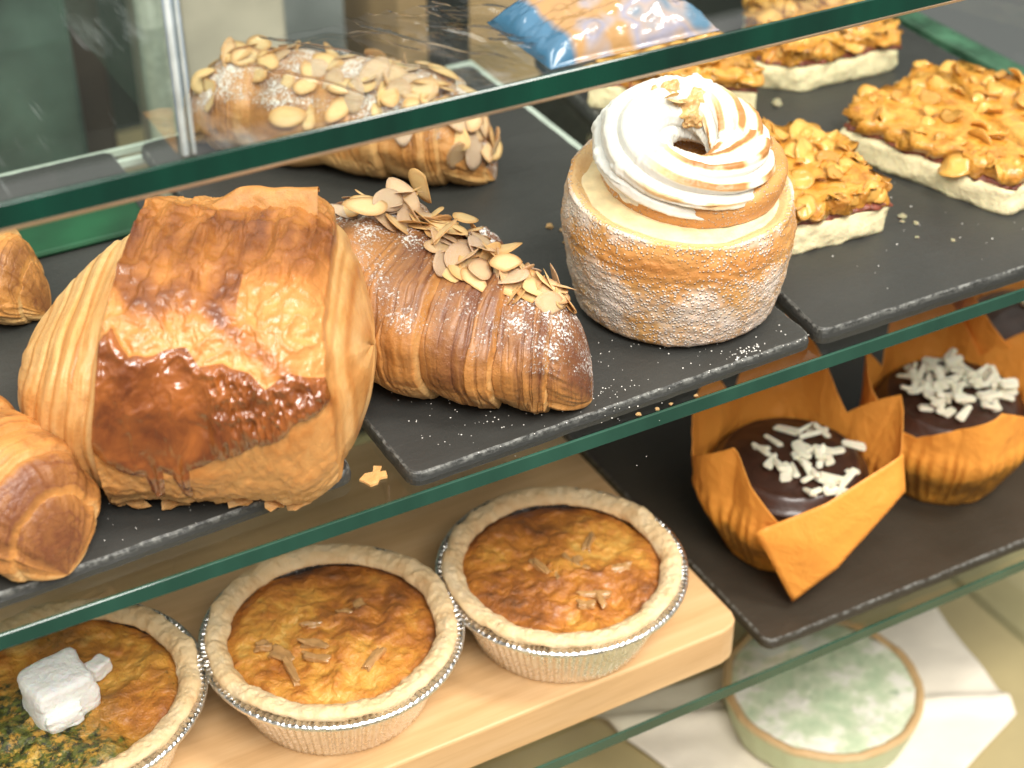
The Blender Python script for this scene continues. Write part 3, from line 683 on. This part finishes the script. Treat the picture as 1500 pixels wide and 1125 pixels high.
    for k in range(9):
        put_flake(r,'almond_flake',random.choice(ALM),(ox+random.uniform(-.016,-.002),oy+random.uniform(.004,.020),random.uniform(.076,.0795)),(random.uniform(-.3,.3),random.uniform(-.5,.2),1),random.uniform(.003,.0045),0,.5)
cruffin()
# ------------------------------------------------------------------ caramel flake slices
def slice_(pts,zb,label,seed,nfl=85,top=.021,base=.0115):
    random.seed(seed)
    pts=np.array(pts,float);c=pts.mean(0);r=empty('caramel_slice',(c[0],c[1],zb));tag(r,label,'slice','caramel flake slices')
    loc=pts-c
    # outline resampled with ragged edge
    def outline(scale,rough,k):
        out=[];n=len(loc)
        for i in range(n):
            a=loc[i]*scale;b=loc[(i+1)%n]*scale;m=26
            for j in range(m):
                p=a+(b-a)*j/m;out.append(p)
        out=np.array(out)
        # round corners
        for _ in range(3):out=(np.roll(out,1,0)+out*2+np.roll(out,-1,0))/4
        d=np.linalg.norm(out,axis=1)[:,None]
        return out*(1+rough*fbm(out[:,0]*160,out[:,1]*160,k,seed,3)[:,None]/np.maximum(d,.008)*.005)
    def loft(name,rings,mat,attrs=False):
        V=[];n=None
        for s,z,ro in rings:
            o=outline(s,ro,z*400);n=len(o);V.append(np.c_[o,np.full(n,z)+ro*.0005*fbm(o[:,0]*200,o[:,1]*200,z*300,seed+3,2)])
        V=np.array(V);nr=len(rings)
        P=np.transpose(V,(1,0,2))
        me=grid(name,P,True,False)
        bm=bmesh.new();bm.from_mesh(me);bm.verts.ensure_lookup_table()
        bm.faces.new([bm.verts[i*nr+nr-1] for i in range(n)]);bm.faces.new([bm.verts[i*nr] for i in range(n-1,-1,-1)])
        bmesh.ops.recalc_face_normals(bm,faces=bm.faces[:]);bm.to_mesh(me);bm.free()
        return link(name,me,mat,r,True)
    loft('shortbread_base',[(1.01,0,.4),(1.025,.001,.5),(1.03,base*.25,.6),(1.025,base*.5,.6),(1.03,base*.75,.6),(1.02,base*.95,.6),(1.0,base,.5)],MSHORT)
    loft('jam_layer',[(.95,base-.0005,1),(.985,base+.0004,1.4),(.98,base+.0016,1.4),(.94,base+.0025,1)],MJAM)
    tb=loft('topping',[(.95,base+.001,1.5),(.985,base+.003,2.2),(.98,base+.007,2.6),(.95,base+.010,2.8),(.88,top-.0005,2.4),(.80,top+.0005,2)],MTOP)
    # flakes over the top and round the sides
    n=len(loc);cnt=0
    P2=[tuple(p) for p in loc]
    xs=loc[:,0];ys=loc[:,1]
    while cnt<nfl:
        x=random.uniform(xs.min(),xs.max());y=random.uniform(ys.min(),ys.max())
        if not inpoly(np.array([x]),np.array([y]),P2)[0]:continue
        dd=distpoly(np.array([x]),np.array([y]),P2)[0]
        lift=random.uniform(-.001,.0045);big=random.random()<.25
        z=top+lift-.001-(.004*math.exp(-dd/.004))
        nrm=(random.gauss(0,.3),random.gauss(0,.3)-.15,1)
        put_flake(r,'cornflake',random.choice(CORN),(x,y,z),nrm,random.uniform(.0058,.0080) if big else random.uniform(.0026,.0050),0,.35);cnt+=1
    m=max(10,100-nfl)
    for k in range(m):
        i=random.randrange(n);a=loc[i];b=loc[(i+1)%n];p=(a+(b-a)*random.random())*.93
        e=(b-a)/np.linalg.norm(b-a);out=(e[1],-e[0])
        if out[0]*p[0]+out[1]*p[1]<0:out=(-out[0],-out[1])
        put_flake(r,'cornflake',random.choice(CORN),(p[0],p[1],random.uniform(base+.0045,top)),(out[0]+random.gauss(0,.25),out[1]+random.gauss(0,.25),random.uniform(.2,1.0)),random.uniform(.003,.0052),0,.2)
    return r
slice_([(.3580,.4640),(.3740,.4450),(.4180,.4420),(.4300,.4900),(.3980,.5180)],ZS3,'caramel flake slice directly behind and beside the meringue topped cruffin',101)
slice_([(.4440,.5080),(.4690,.4290),(.5250,.4260),(.5450,.4900),(.5080,.5290)],ZS3,'large caramel flake slice nearest the right edge of the slate',102)
slice_([(.4520,.5830),(.4680,.5660),(.5240,.5640),(.5440,.6150),(.4900,.6420)],ZS3,'caramel flake slice at the back with a thick pale base below the upper shelf edge',103)
slice_([(.3720,.6000),(.3960,.5780),(.4340,.5560),(.4480,.5880),(.4150,.6180)],ZS3,'caramel flake slice mostly hidden behind the meringue swirl',104)
# ------------------------------------------------------------------ pies
def pie(c,label,seed,herb=False,rot=0):
    random.seed(seed)
    r=empty('foil_pie',(c[0],c[1],-.1370),rot);tag(r,label,'pie','foil pies on the bamboo board')
    H=.0305;n=720
    th=(np.arange(n)/n*2*PI)[:,None]
    prof=[(.0,0,0),(.036,0,0),(.0372,.0008,.3),(.0390,.007,1),(.0425,.017,1),(.0455,H-.002,1),(.0466,H-.0004,.5),(.0490,H,0),(.0508,H+.0004,0),(.0517,H-.0003,0),(.0518,H-.0014,0),(.0510,H-.0018,0)]
    pr=np.array(prof);ts=np.linspace(0,len(prof)-1,66);R=np.interp(ts,range(len(prof)),pr[:,0])[None,:];Z=np.interp(ts,range(len(prof)),pr[:,1])[None,:];A=np.interp(ts,range(len(prof)),pr[:,2])[None,:]
    fl=np.sin(th*88+1.2*fbm(np.cos(th)*6,np.sin(th)*6,0,seed,2))
    Rr=R+A*.00055*fl+.0006*fbm(np.cos(th)*3,np.sin(th)*3,Z*60,seed,3)*A
    Zz=Z+.0007*fbm(np.cos(th)*2.5,np.sin(th)*2.5,0,seed+2,3)*(Z>.02)
    lipf=np.exp(-((R-.0485)/.0022)**2)*(Z>H-.001)
    Zz=Zz+lipf*.00055*np.sin(th*120+fbm(np.cos(th)*9,np.sin(th)*9,0,3,2)*3)
    link('foil_dish',grid('dish',np.stack([Rr*np.cos(th),Rr*np.sin(th),Zz+0*th],-1),True,False),MFOIL,r)
    # crust ring, closed section
    nq=56;q=(np.arange(nq)/nq*2*PI)[None,:];th2=(np.arange(500)/500*2*PI)[:,None]
    wob=fbm(np.cos(th2)*4,np.sin(th2)*4,0,seed+5,4);wob2=fbm(np.cos(th2)*6,np.sin(th2)*6,3,seed+6,3)*.6
    rc=.0446+.0012*wob;a=.0044+.0009*wob2;b=.0026+.0012*wob
    dx=a*np.cos(q)*(1-.10*np.sin(q));dz=b*np.sin(q)
    Rc=rc+dx+.0003*fbm(np.cos(th2)*14,np.sin(th2)*14,np.sin(q)*2,seed+7,3);Zc=H+.0010+dz+.0016*wob2+.0009*fbm(np.cos(th2)*22,np.sin(th2)*22,np.cos(q)*2,seed+9,3)*np.clip(np.sin(q),0,1)-.0016*np.cos(q)*-1*.6+.0004*fbm(np.cos(th2)*16,np.sin(th2)*16,np.cos(q)*2,seed+8,3)
    link('crust',grid('crust',np.stack([Rc*np.cos(th2),Rc*np.sin(th2),Zc+0*Rc],-1),True,True,{'brown':np.clip(.3*wob+.5*np.sin(q)*0+.2*(np.cos(q)<-.3),0,1)+0*Rc}),MCRUST,r)
    # filling
    nr=150;rr=np.linspace(0,1,nr)[None,:];th3=(np.arange(360)/360*2*PI)[:,None]
    X=rr*.0425*np.cos(th3);Y=rr*.0425*np.sin(th3)
    rid=1-np.abs(fbm(X*42,Y*42,0,seed+10,4))*2
    Z=H-.0028+.0034*fbm(X*55,Y*55,1,seed+11,4)+.0030*(rid-.5)*(1-rr**4)+.0012*(1-rr**2)-.0010*sm(.85,1,rr)+0
    br=np.clip(.35+1.0*fbm(X*38,Y*38,5,seed+12,4)+.45*sm(.8,1,rr)+.3*(rid-.5),0,1)
    at={'brown':br}
    if herb:at['herb']=np.clip(.25+.9*sm(.012,-.03,X*np.cos(TH)+ -Y*np.sin(TH)*-1+.3*Y)+.6*fbm(X*40,Y*40,2,9,3),0,1)
    link('filling',grid('filling',np.stack([X,Y,Z],-1),True,False,at),MFILLH if herb else MFILL,r)
    def chunk(name,x,y,z,sx,sy,sz,mat,sd,rz=0,rough=.12,tilt=0):
        bm=bmesh.new();bmesh.ops.create_cube(bm,size=2);bmesh.ops.subdivide_edges(bm,edges=bm.edges[:],cuts=12,use_grid_fill=True)
        for v in bm.verts:
            p=np.array(v.co);k=(np.abs(p)**8).sum()**(1/8);p=p/k
            p=p*(1+rough*float(fbm(p[0]*1.1+sd,p[1]*1.1,p[2]*1.1,sd,3))+.035*float(fbm(p[0]*6+sd,p[1]*6,p[2]*6,sd+1,3)));v.co=Vector((p[0]*sx,p[1]*sy,p[2]*sz))
        o=link(name,bmesh_me(name,bm),mat,r);o.location=(x,y,z);o.rotation_euler=(tilt,0,rz);return o
    if herb:
        L=lambda a,b:(RT*a+FW*b)
        p=L(-.001,-.006);chunk('feta_cube',p[0],p[1],H+.0065,.0118,.0100,.0098,MFETA,3,.2,.10)
        p=L(.0095,.010);chunk('feta_cube',p[0],p[1],H+.003,.0045,.0035,.0032,MFETA,9,.5,.2)
        p=L(.002,-.0150);chunk('feta_cube',p[0],p[1],H+.0035,.0070,.0045,.0040,MFETA,12,.1,.2)
    else:
        for k in range(9):
            a=random.uniform(0,2*PI);d=random.uniform(.003,.028)
            chunk('onion_piece',math.cos(a)*d,math.sin(a)*d,H-.0009,random.uniform(.003,.0065),random.uniform(.0012,.0026),.0013,MONION,seed+k,random.uniform(0,3),.6,random.uniform(-.3,.3))
pie((.1678,.4492),'golden brown quiche in a foil dish, middle of the three on the bamboo board',201,rot=.3)
pie((.2655,.4389),'golden quiche in a foil dish nearest the orange wrapped muffins',202,rot=1.9)
pie((.0680,.4665),'herb flecked quiche in a foil dish topped with a white feta cube',203,herb=True)
# ------------------------------------------------------------------ tulip muffins
def muffin(c,label,seed,petals,front_flap=False,nsh=34,rot=0,bias=(.004,-.004)):
    random.seed(seed)
    r=empty('muffin',(c[0],c[1],-.1518),-TH+rot);tag(r,label,'muffin','chocolate muffins in orange paper')
    n=480;nz=110
    th=(np.arange(n)/n*2*PI)[:,None]*np.ones((1,nz));v=np.linspace(0,1,nz)[None,:]*np.ones((n,1))
    ht=np.full_like(th,.043);out=np.zeros_like(th)
    for (ang,h,wd,fl) in petals:
        d=np.abs((th-math.radians(ang)+PI)%(2*PI)-PI)
        k=np.clip(1-d/wd,0,1);ht=np.maximum(ht,.043+h*k**.9);out=out+fl*k*(ht>0)
    z=ht*v
    body=.0275+.0125*sm(0,.036,z)+.0015*np.sin(np.clip(z/.04,0,1)*PI)
    flare=np.clip((z-.036)/.03,0,1.6)
    sq=.0035*np.cos(4*(th-math.radians(petals[0][0])))*sm(.015,.05,z)
    folds=(np.abs(((th*9/(2*PI)*1+.3*fbm(np.cos(th)*2,np.sin(th)*2,z*10,seed,2))%1)-.5)*2-.5)*.0020*sm(.0,.045,z)+.0005*np.sin(th*44+5*fbm(np.cos(th)*3,np.sin(th)*3,z*20,seed+8,2))*sm(0,.01,z)*(1-sm(.03,.045,z))
    foot=np.sqrt(np.clip(1-(1-np.clip(z/.005,0,1))**2,0,1))
    R=(body*(.90+.10*foot)+flare*(.003+out)+sq+folds+.0008*fbm(np.cos(th)*4,np.sin(th)*4,z*80,seed+2,3))
    P=np.stack([R*np.cos(th),R*np.sin(th),z],-1)
    st=1-sm(.020,.038,z+.004*fbm(np.cos(th)*2,np.sin(th)*2,0,seed+4,3))
    me=grid('wrap',P,True,False,{'stain':st})
    o=link('paper_wrap',me,MPAPER,r);s=o.modifiers.new('s','SOLIDIFY');s.thickness=.0004;s.offset=-1
    # base disc + chocolate top
    zt=.0445
    nr=60;rr=np.linspace(0,1,nr)[None,:];t3=(np.arange(160)/160*2*PI)[:,None]
    Rm=.0350
    X=rr*Rm*np.cos(t3);Y=rr*Rm*np.sin(t3);Z=zt+.006*(1-rr**2)-.004*sm(.8,1,rr)+.0010*fbm(X*60,Y*60,0,seed,3)+.0010*np.exp(-((rr-.86)/.05)**2)
    link('chocolate_top',grid('top',np.stack([X,Y,Z],-1),True,False),MCHOC,r)
    Z2=np.linspace(0,1,20)[None,:];Rb=.024+.0095*sm(0,1,Z2)
    link('cake',grid('cake',np.stack([Rb*np.cos(t3)*.98,Rb*np.sin(t3)*.98,.001+Z2*(zt-.003)+0*t3],-1),True,False),MCAKE,r)
    def ztop(x,y):
        q=math.hypot(x,y)/Rm;return zt+.006*(1-q*q)
    for k in range(nsh):
        a=random.uniform(0,2*PI);d=.025*random.random()**.6;x=bias[0]+d*math.cos(a);y=bias[1]+d*math.sin(a)*.9
        if math.hypot(x,y)>.033:continue
        l=random.uniform(.0032,.0062);wd=random.uniform(.0014,.0030)
        bm=bmesh.new();bmesh.ops.create_cube(bm,size=2)
        tp=random.uniform(.3,1)
        for vv in bm.verts:
            vv.co.x*=l*(1+.15*random.uniform(-1,1));vv.co.y*=wd*(tp if vv.co.x>0 else 1)*(1+.3*random.uniform(-1,1));vv.co.z*=.0010
        bmesh.ops.bevel(bm,geom=bm.edges[:],offset=.0007,segments=2,affect='EDGES')
        s=link('white_chocolate_shaving',bmesh_me('shaving',bm),MWCH,r,False);s.location=(x,y,ztop(x,y)+.0012+k*.00007);s.rotation_euler=(random.gauss(0,.3),random.gauss(0,.25),random.uniform(0,PI))
    if front_flap:
        # a corner of the paper folded outwards and down over the front
        K=[(-.0205,-.0440,.0400),(.0080,-.0420,.0540),(.0420,-.0260,.0680),(.0440,-.0310,.0520),(.0160,-.0470,.0230),(-.0020,-.0490,.0050)]
        V=[];F=[]
        cpt=np.array([.006,-.0480,.036])
        V.append(tuple(cpt))
        for k in K:V.append(k)
        bm=bmesh.new();vs=[bm.verts.new(v_) for v_ in V]
        for i in range(len(K)):
            bm.faces.new((vs[0],vs[1+i],vs[1+(i+1)%len(K)]))
        bmesh.ops.subdivide_edges(bm,edges=bm.edges[:],cuts=7,use_grid_fill=True)
        for v_ in bm.verts:
            v_.co+=Vector((0,-1,.2)).normalized()*(.0009*float(fbm(v_.co.x*60,v_.co.z*60,0,7,3)))
        me=bmesh_me('flap',bm);a_=me.attributes.new('stain','FLOAT','POINT')
        f=link('folded_corner',me,MPAPER,r);s=f.modifiers.new('s','SOLIDIFY');s.thickness=.0004
    return r
muffin((.3905,.4515),'chocolate muffin in orange paper with a folded corner, its icing half bare',301,[(88,.046,.9,.003),(18,.026,.6,.008),(150,.036,.6,-.001),(215,.024,.70,-.0035),(325,.012,.5,.003)],True,40,bias=(.010,-.006))
muffin((.4860,.4540),'chocolate muffin in orange paper thickly covered with white chocolate shavings',302,[(100,.038,.8,.003),(20,.032,.7,.008),(180,.032,.7,-.002),(285,.021,.9,-.006)],False,80,bias=(.000,.000))
muffin((.5620,.4830),'orange paper muffin wrap cut off by the right edge of the photo',303,[(120,.030,.8,.004),(30,.020,.6,.006),(200,.040,.9,-.003),(280,.030,.8,-.004)],False,6)
# ------------------------------------------------------------------ bottom: paper sheet and pale green quiche
def paper():
    n=60
    a=np.array([[.5450,.4930],[.5275,.4085],[.38,.36],[.33,.52]])
    u=np.linspace(0,1,n)[:,None,None];v=np.linspace(0,1,n)[None,:,None]
    P=a[0]*(1-u)*(1-v)+a[1]*u*(1-v)+a[3]*(1-u)*v+a[2]*u*v
    z=.002+.0035*np.abs(fbm(P[...,0]*18,P[...,1]*18,0,5,3))+.006*np.exp(-((P[...,0]*.45+P[...,1]-.655)/.006)**2)
    c=(.45,.45);Q=np.stack([P[...,0]-c[0],P[...,1]-c[1],z],-1)
    o=link('paper_sheet',grid('sheet',Q),simple('white_paper',(.78,.70,.58),.7,var=.06,scale=40,bump=.002));o.location=(c[0],c[1],-.30)
    s=o.modifiers.new('s','SOLIDIFY');s.thickness=.0006
    tag(o,'creased off-white paper sheet on the bottom deck of the case','paper')
paper()
def quiche():
    r=empty('green_quiche',(.4340,.4560,-.2965));tag(r,'pale green spinach quiche on white paper at the bottom of the case','quiche')
    n=300;th=(np.arange(n)/n*2*PI)[:,None]
    prof=[(.040,0),(.046,.003),(.0500,.017),(.0515,.0245),(.0490,.0262),(.0465,.0245)]
    pr=np.array(prof);ts=np.linspace(0,5,40);R=np.interp(ts,range(6),pr[:,0])[None,:]+.0010*fbm(np.cos(th)*5,np.sin(th)*5,0,5,3);Z=np.interp(ts,range(6),pr[:,1])[None,:]+.0008*fbm(np.cos(th)*6,np.sin(th)*6,2,6,3)
    m=M('green_crust');f=m.noise(50,5,.6);tz=m.n('SeparateXYZ',Vector=m.obj()).outputs[2]
    c=m.mix(m.math('MULTIPLY',m.math('SUBTRACT',tz,.022),300.0,clamp=True),m.mix(f,(.40,.50,.28),(.62,.62,.42)),(.52,.33,.15))
    m.bsdf(Base_Color=c,Roughness=.6,Normal=m.bump(f,.002,.5))
    link('crust',grid('crust',np.stack([R*np.cos(th),R*np.sin(th),Z+0*th],-1),True,False),m.m,r)
    m=M('green_filling');f=m.noise(48,7,.7);g=m.noise(120,5,.65)
    c=m.ramp(f,[(.38,(.46,.56,.36)),(.5,(.62,.67,.47)),(.58,(.82,.79,.68))]);c=m.mix(m.math('MULTIPLY',m.math('SUBTRACT',g,.62),8.0,clamp=True),c,(.14,.26,.14))
    m.bsdf(Base_Color=c,Roughness=.45,Normal=m.bump(f,.004,.5))
    rr=np.linspace(0,1,60)[None,:];X=rr*.0470*np.cos(th);Y=rr*.0470*np.sin(th);Z=.0240+.0016*fbm(X*50,Y*50,0,7,3)+.001*(1-rr**2)
    link('filling',grid('filling',np.stack([X,Y,Z],-1),True,False),m.m,r)
quiche()
# ------------------------------------------------------------------ crumbs
def crumb_me(seed,mat,s=1,flat=.6):
    bm=bmesh.new();bmesh.ops.create_icosphere(bm,subdivisions=2,radius=1)
    for v in bm.verts:
        k=1+.7*float(fbm(v.co.x*1.5+seed,v.co.y*1.5,v.co.z*1.5,seed,3));v.co*=k;v.co.z*=flat
    me=bmesh_me('crumb',bm)
    a=me.attributes.new('brown','FLOAT','POINT');me.materials.append(mat);return me
MSUG=simple('icing_sugar',(.85,.82,.76),.7,var=.05)
CW=[crumb_me(i,MSHORT) for i in range(4)];CS=[crumb_me(10+i,MSUG,flat=.7) for i in range(3)];CG=[crumb_me(20+i,MPP) for i in range(3)]
def crumb(me,x,y,z,s,label,name='crumb',group=None):
    o=bpy.data.objects.new(name,me);COL.objects.link(o);o.location=(x,y,z+s*.4);o.scale=(s,s,s);o.rotation_euler=(0,0,random.uniform(0,6));tag(o,label,'crumb',group);return o
random.seed(77)
for k,(x,y,s) in enumerate([(.4330,.4830,.0022),(.4370,.4790,.0016),(.4400,.4760,.0012),(.4270,.4570,.0010),(.4315,.4480,.0017),(.4290,.4450,.0010),(.4330,.4410,.0012),(.4260,.4320,.0008),(.4370,.4230,.0010),(.4500,.5600,.0024)]):
    crumb(random.choice(CW),x,y,ZS3,s,'pale shortbread crumb on the slate among the caramel slices',group='shortbread crumbs')
for k,(x,y,s) in enumerate([(.3010,.5130,.0016),(.3040,.5080,.0012),(.3000,.4990,.0010)]):
    crumb(random.choice(CG),x,y,ZS,s,'small golden crumb on the slate left of the sugared pastry',group='golden crumbs')
# torn flake fallen onto the bare glass
def fallen():
    pts=[(0,0),(.0022,.0009),(.0030,.0030),(.0052,.0034),(.0050,.0062),(.0032,.0060),(.0040,.0085),(.0016,.0090),(.0012,.0062),(-.0012,.0058),(-.0030,.0032),(-.0012,.0016)]
    o=link('pastry_flake',poly_prism('flake',[(x*1.15,y*1.15) for x,y in pts],.0003,.0011),MPP,None,False);me=o.data;a=me.attributes.new('brown','FLOAT','POINT');a.data.foreach_set('value',[.2]*len(me.vertices))
    o.location=(.1668,.3990,0);o.rotation_euler=(0,0,-.35);tag(o,'ragged golden pastry flake fallen on the bare glass between two slates','pastry flake')
fallen()
for (x,y,s) in [(.2665,.3905,.0010),(.2740,.3903,.0008),(.2800,.3906,.0007),(.2905,.3905,.0008)]:
    crumb(random.choice(CG),x,y,0,s,'tiny crumb on the front edge of the middle glass shelf',group='crumbs on the glass edge')
def dust():
    V=[];F=[]
    ico=bmesh.new();bmesh.ops.create_icosphere(ico,subdivisions=1,radius=1);iv=[tuple(v.co) for v in ico.verts];jf=[tuple(v.index for v in f.verts) for f in ico.faces];ico.free()
    def add(x,y,z,s):
        b=len(V)
        for p in iv:V.append((x+p[0]*s,y+p[1]*s,z+s*.3+p[2]*s*.6))
        for f in jf:F.append(tuple(b+i for i in f))
    for _ in range(200):
        t=random.random();x=.19+.15*random.random();y=.398+abs(random.gauss(0,.03));add(x,y,ZS,random.uniform(.00012,.00034))
    for _ in range(170):
        x=.20+random.random()*.145;y=.3936+random.gauss(0,.0009)+(x-.18)*.02;add(x,y,ZS-.0003,random.uniform(.00012,.00036))
    for _ in range(110):
        x=random.gauss(.248,.015);y=random.gauss(.415,.02);add(x,y,ZS,random.uniform(.00012,.0003))
    for _ in range(45):
        x=random.gauss(.318,.004);y=.399+random.gauss(0,.0015);add(x,y,ZS,random.uniform(.00015,.0004))
    for _ in range(70):
        x=.37+.17*random.random();y=.398+.13*random.random();add(x,y,ZS3,random.uniform(.00012,.0004))
    for _ in range(80):
        x=.06+.1*random.random();y=.402+.03*random.random();add(x,y,ZS,random.uniform(.00010,.00025))
    o=link('sugar_dust',mesh('dust',V,F),MSUG);o['kind']='stuff';o['label']='fine icing sugar specks scattered over the slates'
dust()
# ------------------------------------------------------------------ things on the upper shelf and behind
def packet():
    r=empty('printed_packet',(.2590,.411,.1387),0);tag(r,'translucent printed packet with blue, orange and lilac patches on the uppermost shelf','packet')
    n=90;u=np.linspace(-1,1,n)[:,None]*np.ones((1,n));v=np.linspace(-1,1,n)[None,:]*np.ones((n,1))
    h=.010*(np.clip(1-u**4,0,1)*np.clip(1-v**4,0,1))**.6*(1+.35*fbm(u*2.5,v*2.5,0,3,4))
    X=u*.030;Y=v*.020
    m=M('printed_film');f=m.n('TexNoise',Vector=m.obj(),Scale=55.0,Detail=2.0).outputs['Color'];s=m.n('SeparateColor',Color=f)
    c=m.ramp(s.outputs[0],[(.42,(.34,.19,.07)),(.48,(.30,.23,.19)),(.54,(.23,.22,.27)),(.60,(.29,.23,.20)),(.68,(.07,.15,.22))])
    xx=m.n('SeparateXYZ',Vector=m.obj()).outputs[0]
    c=m.mix(m.math('MULTIPLY',m.math('SUBTRACT',-.020,xx),400.0,clamp=True),c,(.04,.12,.20))
    m.bsdf(Base_Color=c,Roughness=.2,Coat_Weight=.6,Normal=m.bump(m.noise(70,3),.004,.5))
    P=np.stack([X,Y,h],-1);Pb=np.stack([X,Y,0*h+.0004],-1)
    link('film',grid('film',np.concatenate([P,Pb[:,::-1]],1),False,True),m.m,r)
packet()
def cling():
    nu,nv=220,90
    u=np.linspace(0,1,nu)[:,None]*np.ones((1,nv));v=np.linspace(0,1,nv)[None,:]*np.ones((nu,1))
    X=.150+.095*u;Y=.3955+.055*v
    a=fbm(X*60+Y*40,Y*22,0,8,3);rid=np.clip(1-np.abs(a)*5,0,1)**2
    Z=.0006+.0020*rid*sm(0,.1,v)+.003*np.abs(fbm(X*40,Y*40,2,5,3))
    m=M('cling_film');t=m.n('BsdfTransparent',Color=(.97,.97,.97));g=m.n('BsdfGlossy',Roughness=.08);fr=m.n('LayerWeight',Blend=.25);mx=m.n('MixShader',i0=m.math('MULTIPLY',fr.outputs[0],.8),i1=t,i2=g);m.t.links.new(mx.outputs[0],m.out.inputs[0])
    c=(.2,.42);o=link('cling_film',grid('cling',np.stack([X-c[0],Y-c[1],Z],-1)),m.m);o.location=(c[0],c[1],.1388)
    tag(o,'creased clear cling film lying on the uppermost glass shelf','film')
cling()
# rear of the case and what shows through it
def bx(name,x0,x1,y0,y1,z0,z1,mat,label,cat,bev=.003,group=None):
    c=((x0+x1)/2,(y0+y1)/2,z0)
    o=link(name,box_me(name,x0-c[0],x1-c[0],y0-c[1],y1-c[1],0,z1-z0,bev),mat,None,False);o.location=c;tag(o,label,cat,group);return o
struct('rear_wall',box_me('rear_wall',-.5,1.6,1.30,1.32,-.32,.6),MBACK)
MCREAM=simple('cream_carton',(.52,.47,.36),.6,var=.3,scale=14);MBLUE=simple('blue_plastic',(.05,.14,.30),.4,var=.4,scale=20)
MDK=simple('dark_plastic',(.012,.014,.013),.4,var=.4)
def post(x,y,label,rad=.007):
    r=empty('steel_post',(x,y,-.30));tag(r,label,'post')
    th=(np.arange(48)/48*2*PI)[:,None];z=np.linspace(0,.55,6)[None,:]
    link('tube',grid('tube',np.stack([rad*np.cos(th)+0*z,rad*np.sin(th)+0*z,z+0*th],-1),True,False),simple('pale_metal',(.50,.53,.45),.4,metal=.3,var=.15),r)
    link('foot_collar',box_me('collar',-.012,.012,-.012,.012,.0,.01,.002),MSTEEL,r,False)
post(.212,.745,'pale steel post standing behind the shelves near the upper left corner')
bx('storage_box',.275,.340,.90,1.02,-.30,-.02,MCREAM,'blurred cream carton behind the case above the rear almond croissant','carton')
bx('storage_box',.415,.52,.90,1.02,-.30,-.045,simple('tan_carton',(.50,.33,.16),.6,var=.3,scale=14),'blurred tan carton behind the shelves right of the cream one','carton')
bx('plastic_bottle',.236,.258,.84,.862,-.30,.0,MBLUE,'narrow blurred blue bottle behind the case beside the pale post','bottle',.006)
bx('plastic_crate',.56,.75,.95,1.1,-.30,-.03,MDK,'dark plastic crate behind the caramel slices','crate')
bx('storage_box',.345,.392,.93,1.02,-.30,-.03,simple('grey_carton',(.22,.24,.23),.6,var=.4,scale=14),'blurred grey carton behind the case between the cream and tan ones','carton')
bx('plastic_crate',.238,.560,.800,.815,-.30,-.085,MDK,'long low dark tray behind the middle shelf','tray')
MGRN=simple('green_cloth',(.008,.055,.022),.45,var=.5,scale=30)
bx('folded_napkin',.010,.158,.588,.628,.0056,.0085,MGRN,'folded dark green napkin on the slate behind the plain croissant at the left','napkin',.0015)
bx('cabinet_panel',-.40,.20,.86,.90,-.30,.30,MBACK2,'dark green panel behind the case at the upper left','panel')
bx('cabinet_panel',.204,.235,.93,.96,-.30,.20,simple('dark_brown',(.035,.024,.014),.5,var=.4,scale=20),'dark brown upright board behind the steel post','board')
bx('cabinet_panel',.395,.415,.80,.82,-.30,.10,MDK,'narrow dark upright behind the uppermost shelf between the cartons','upright')
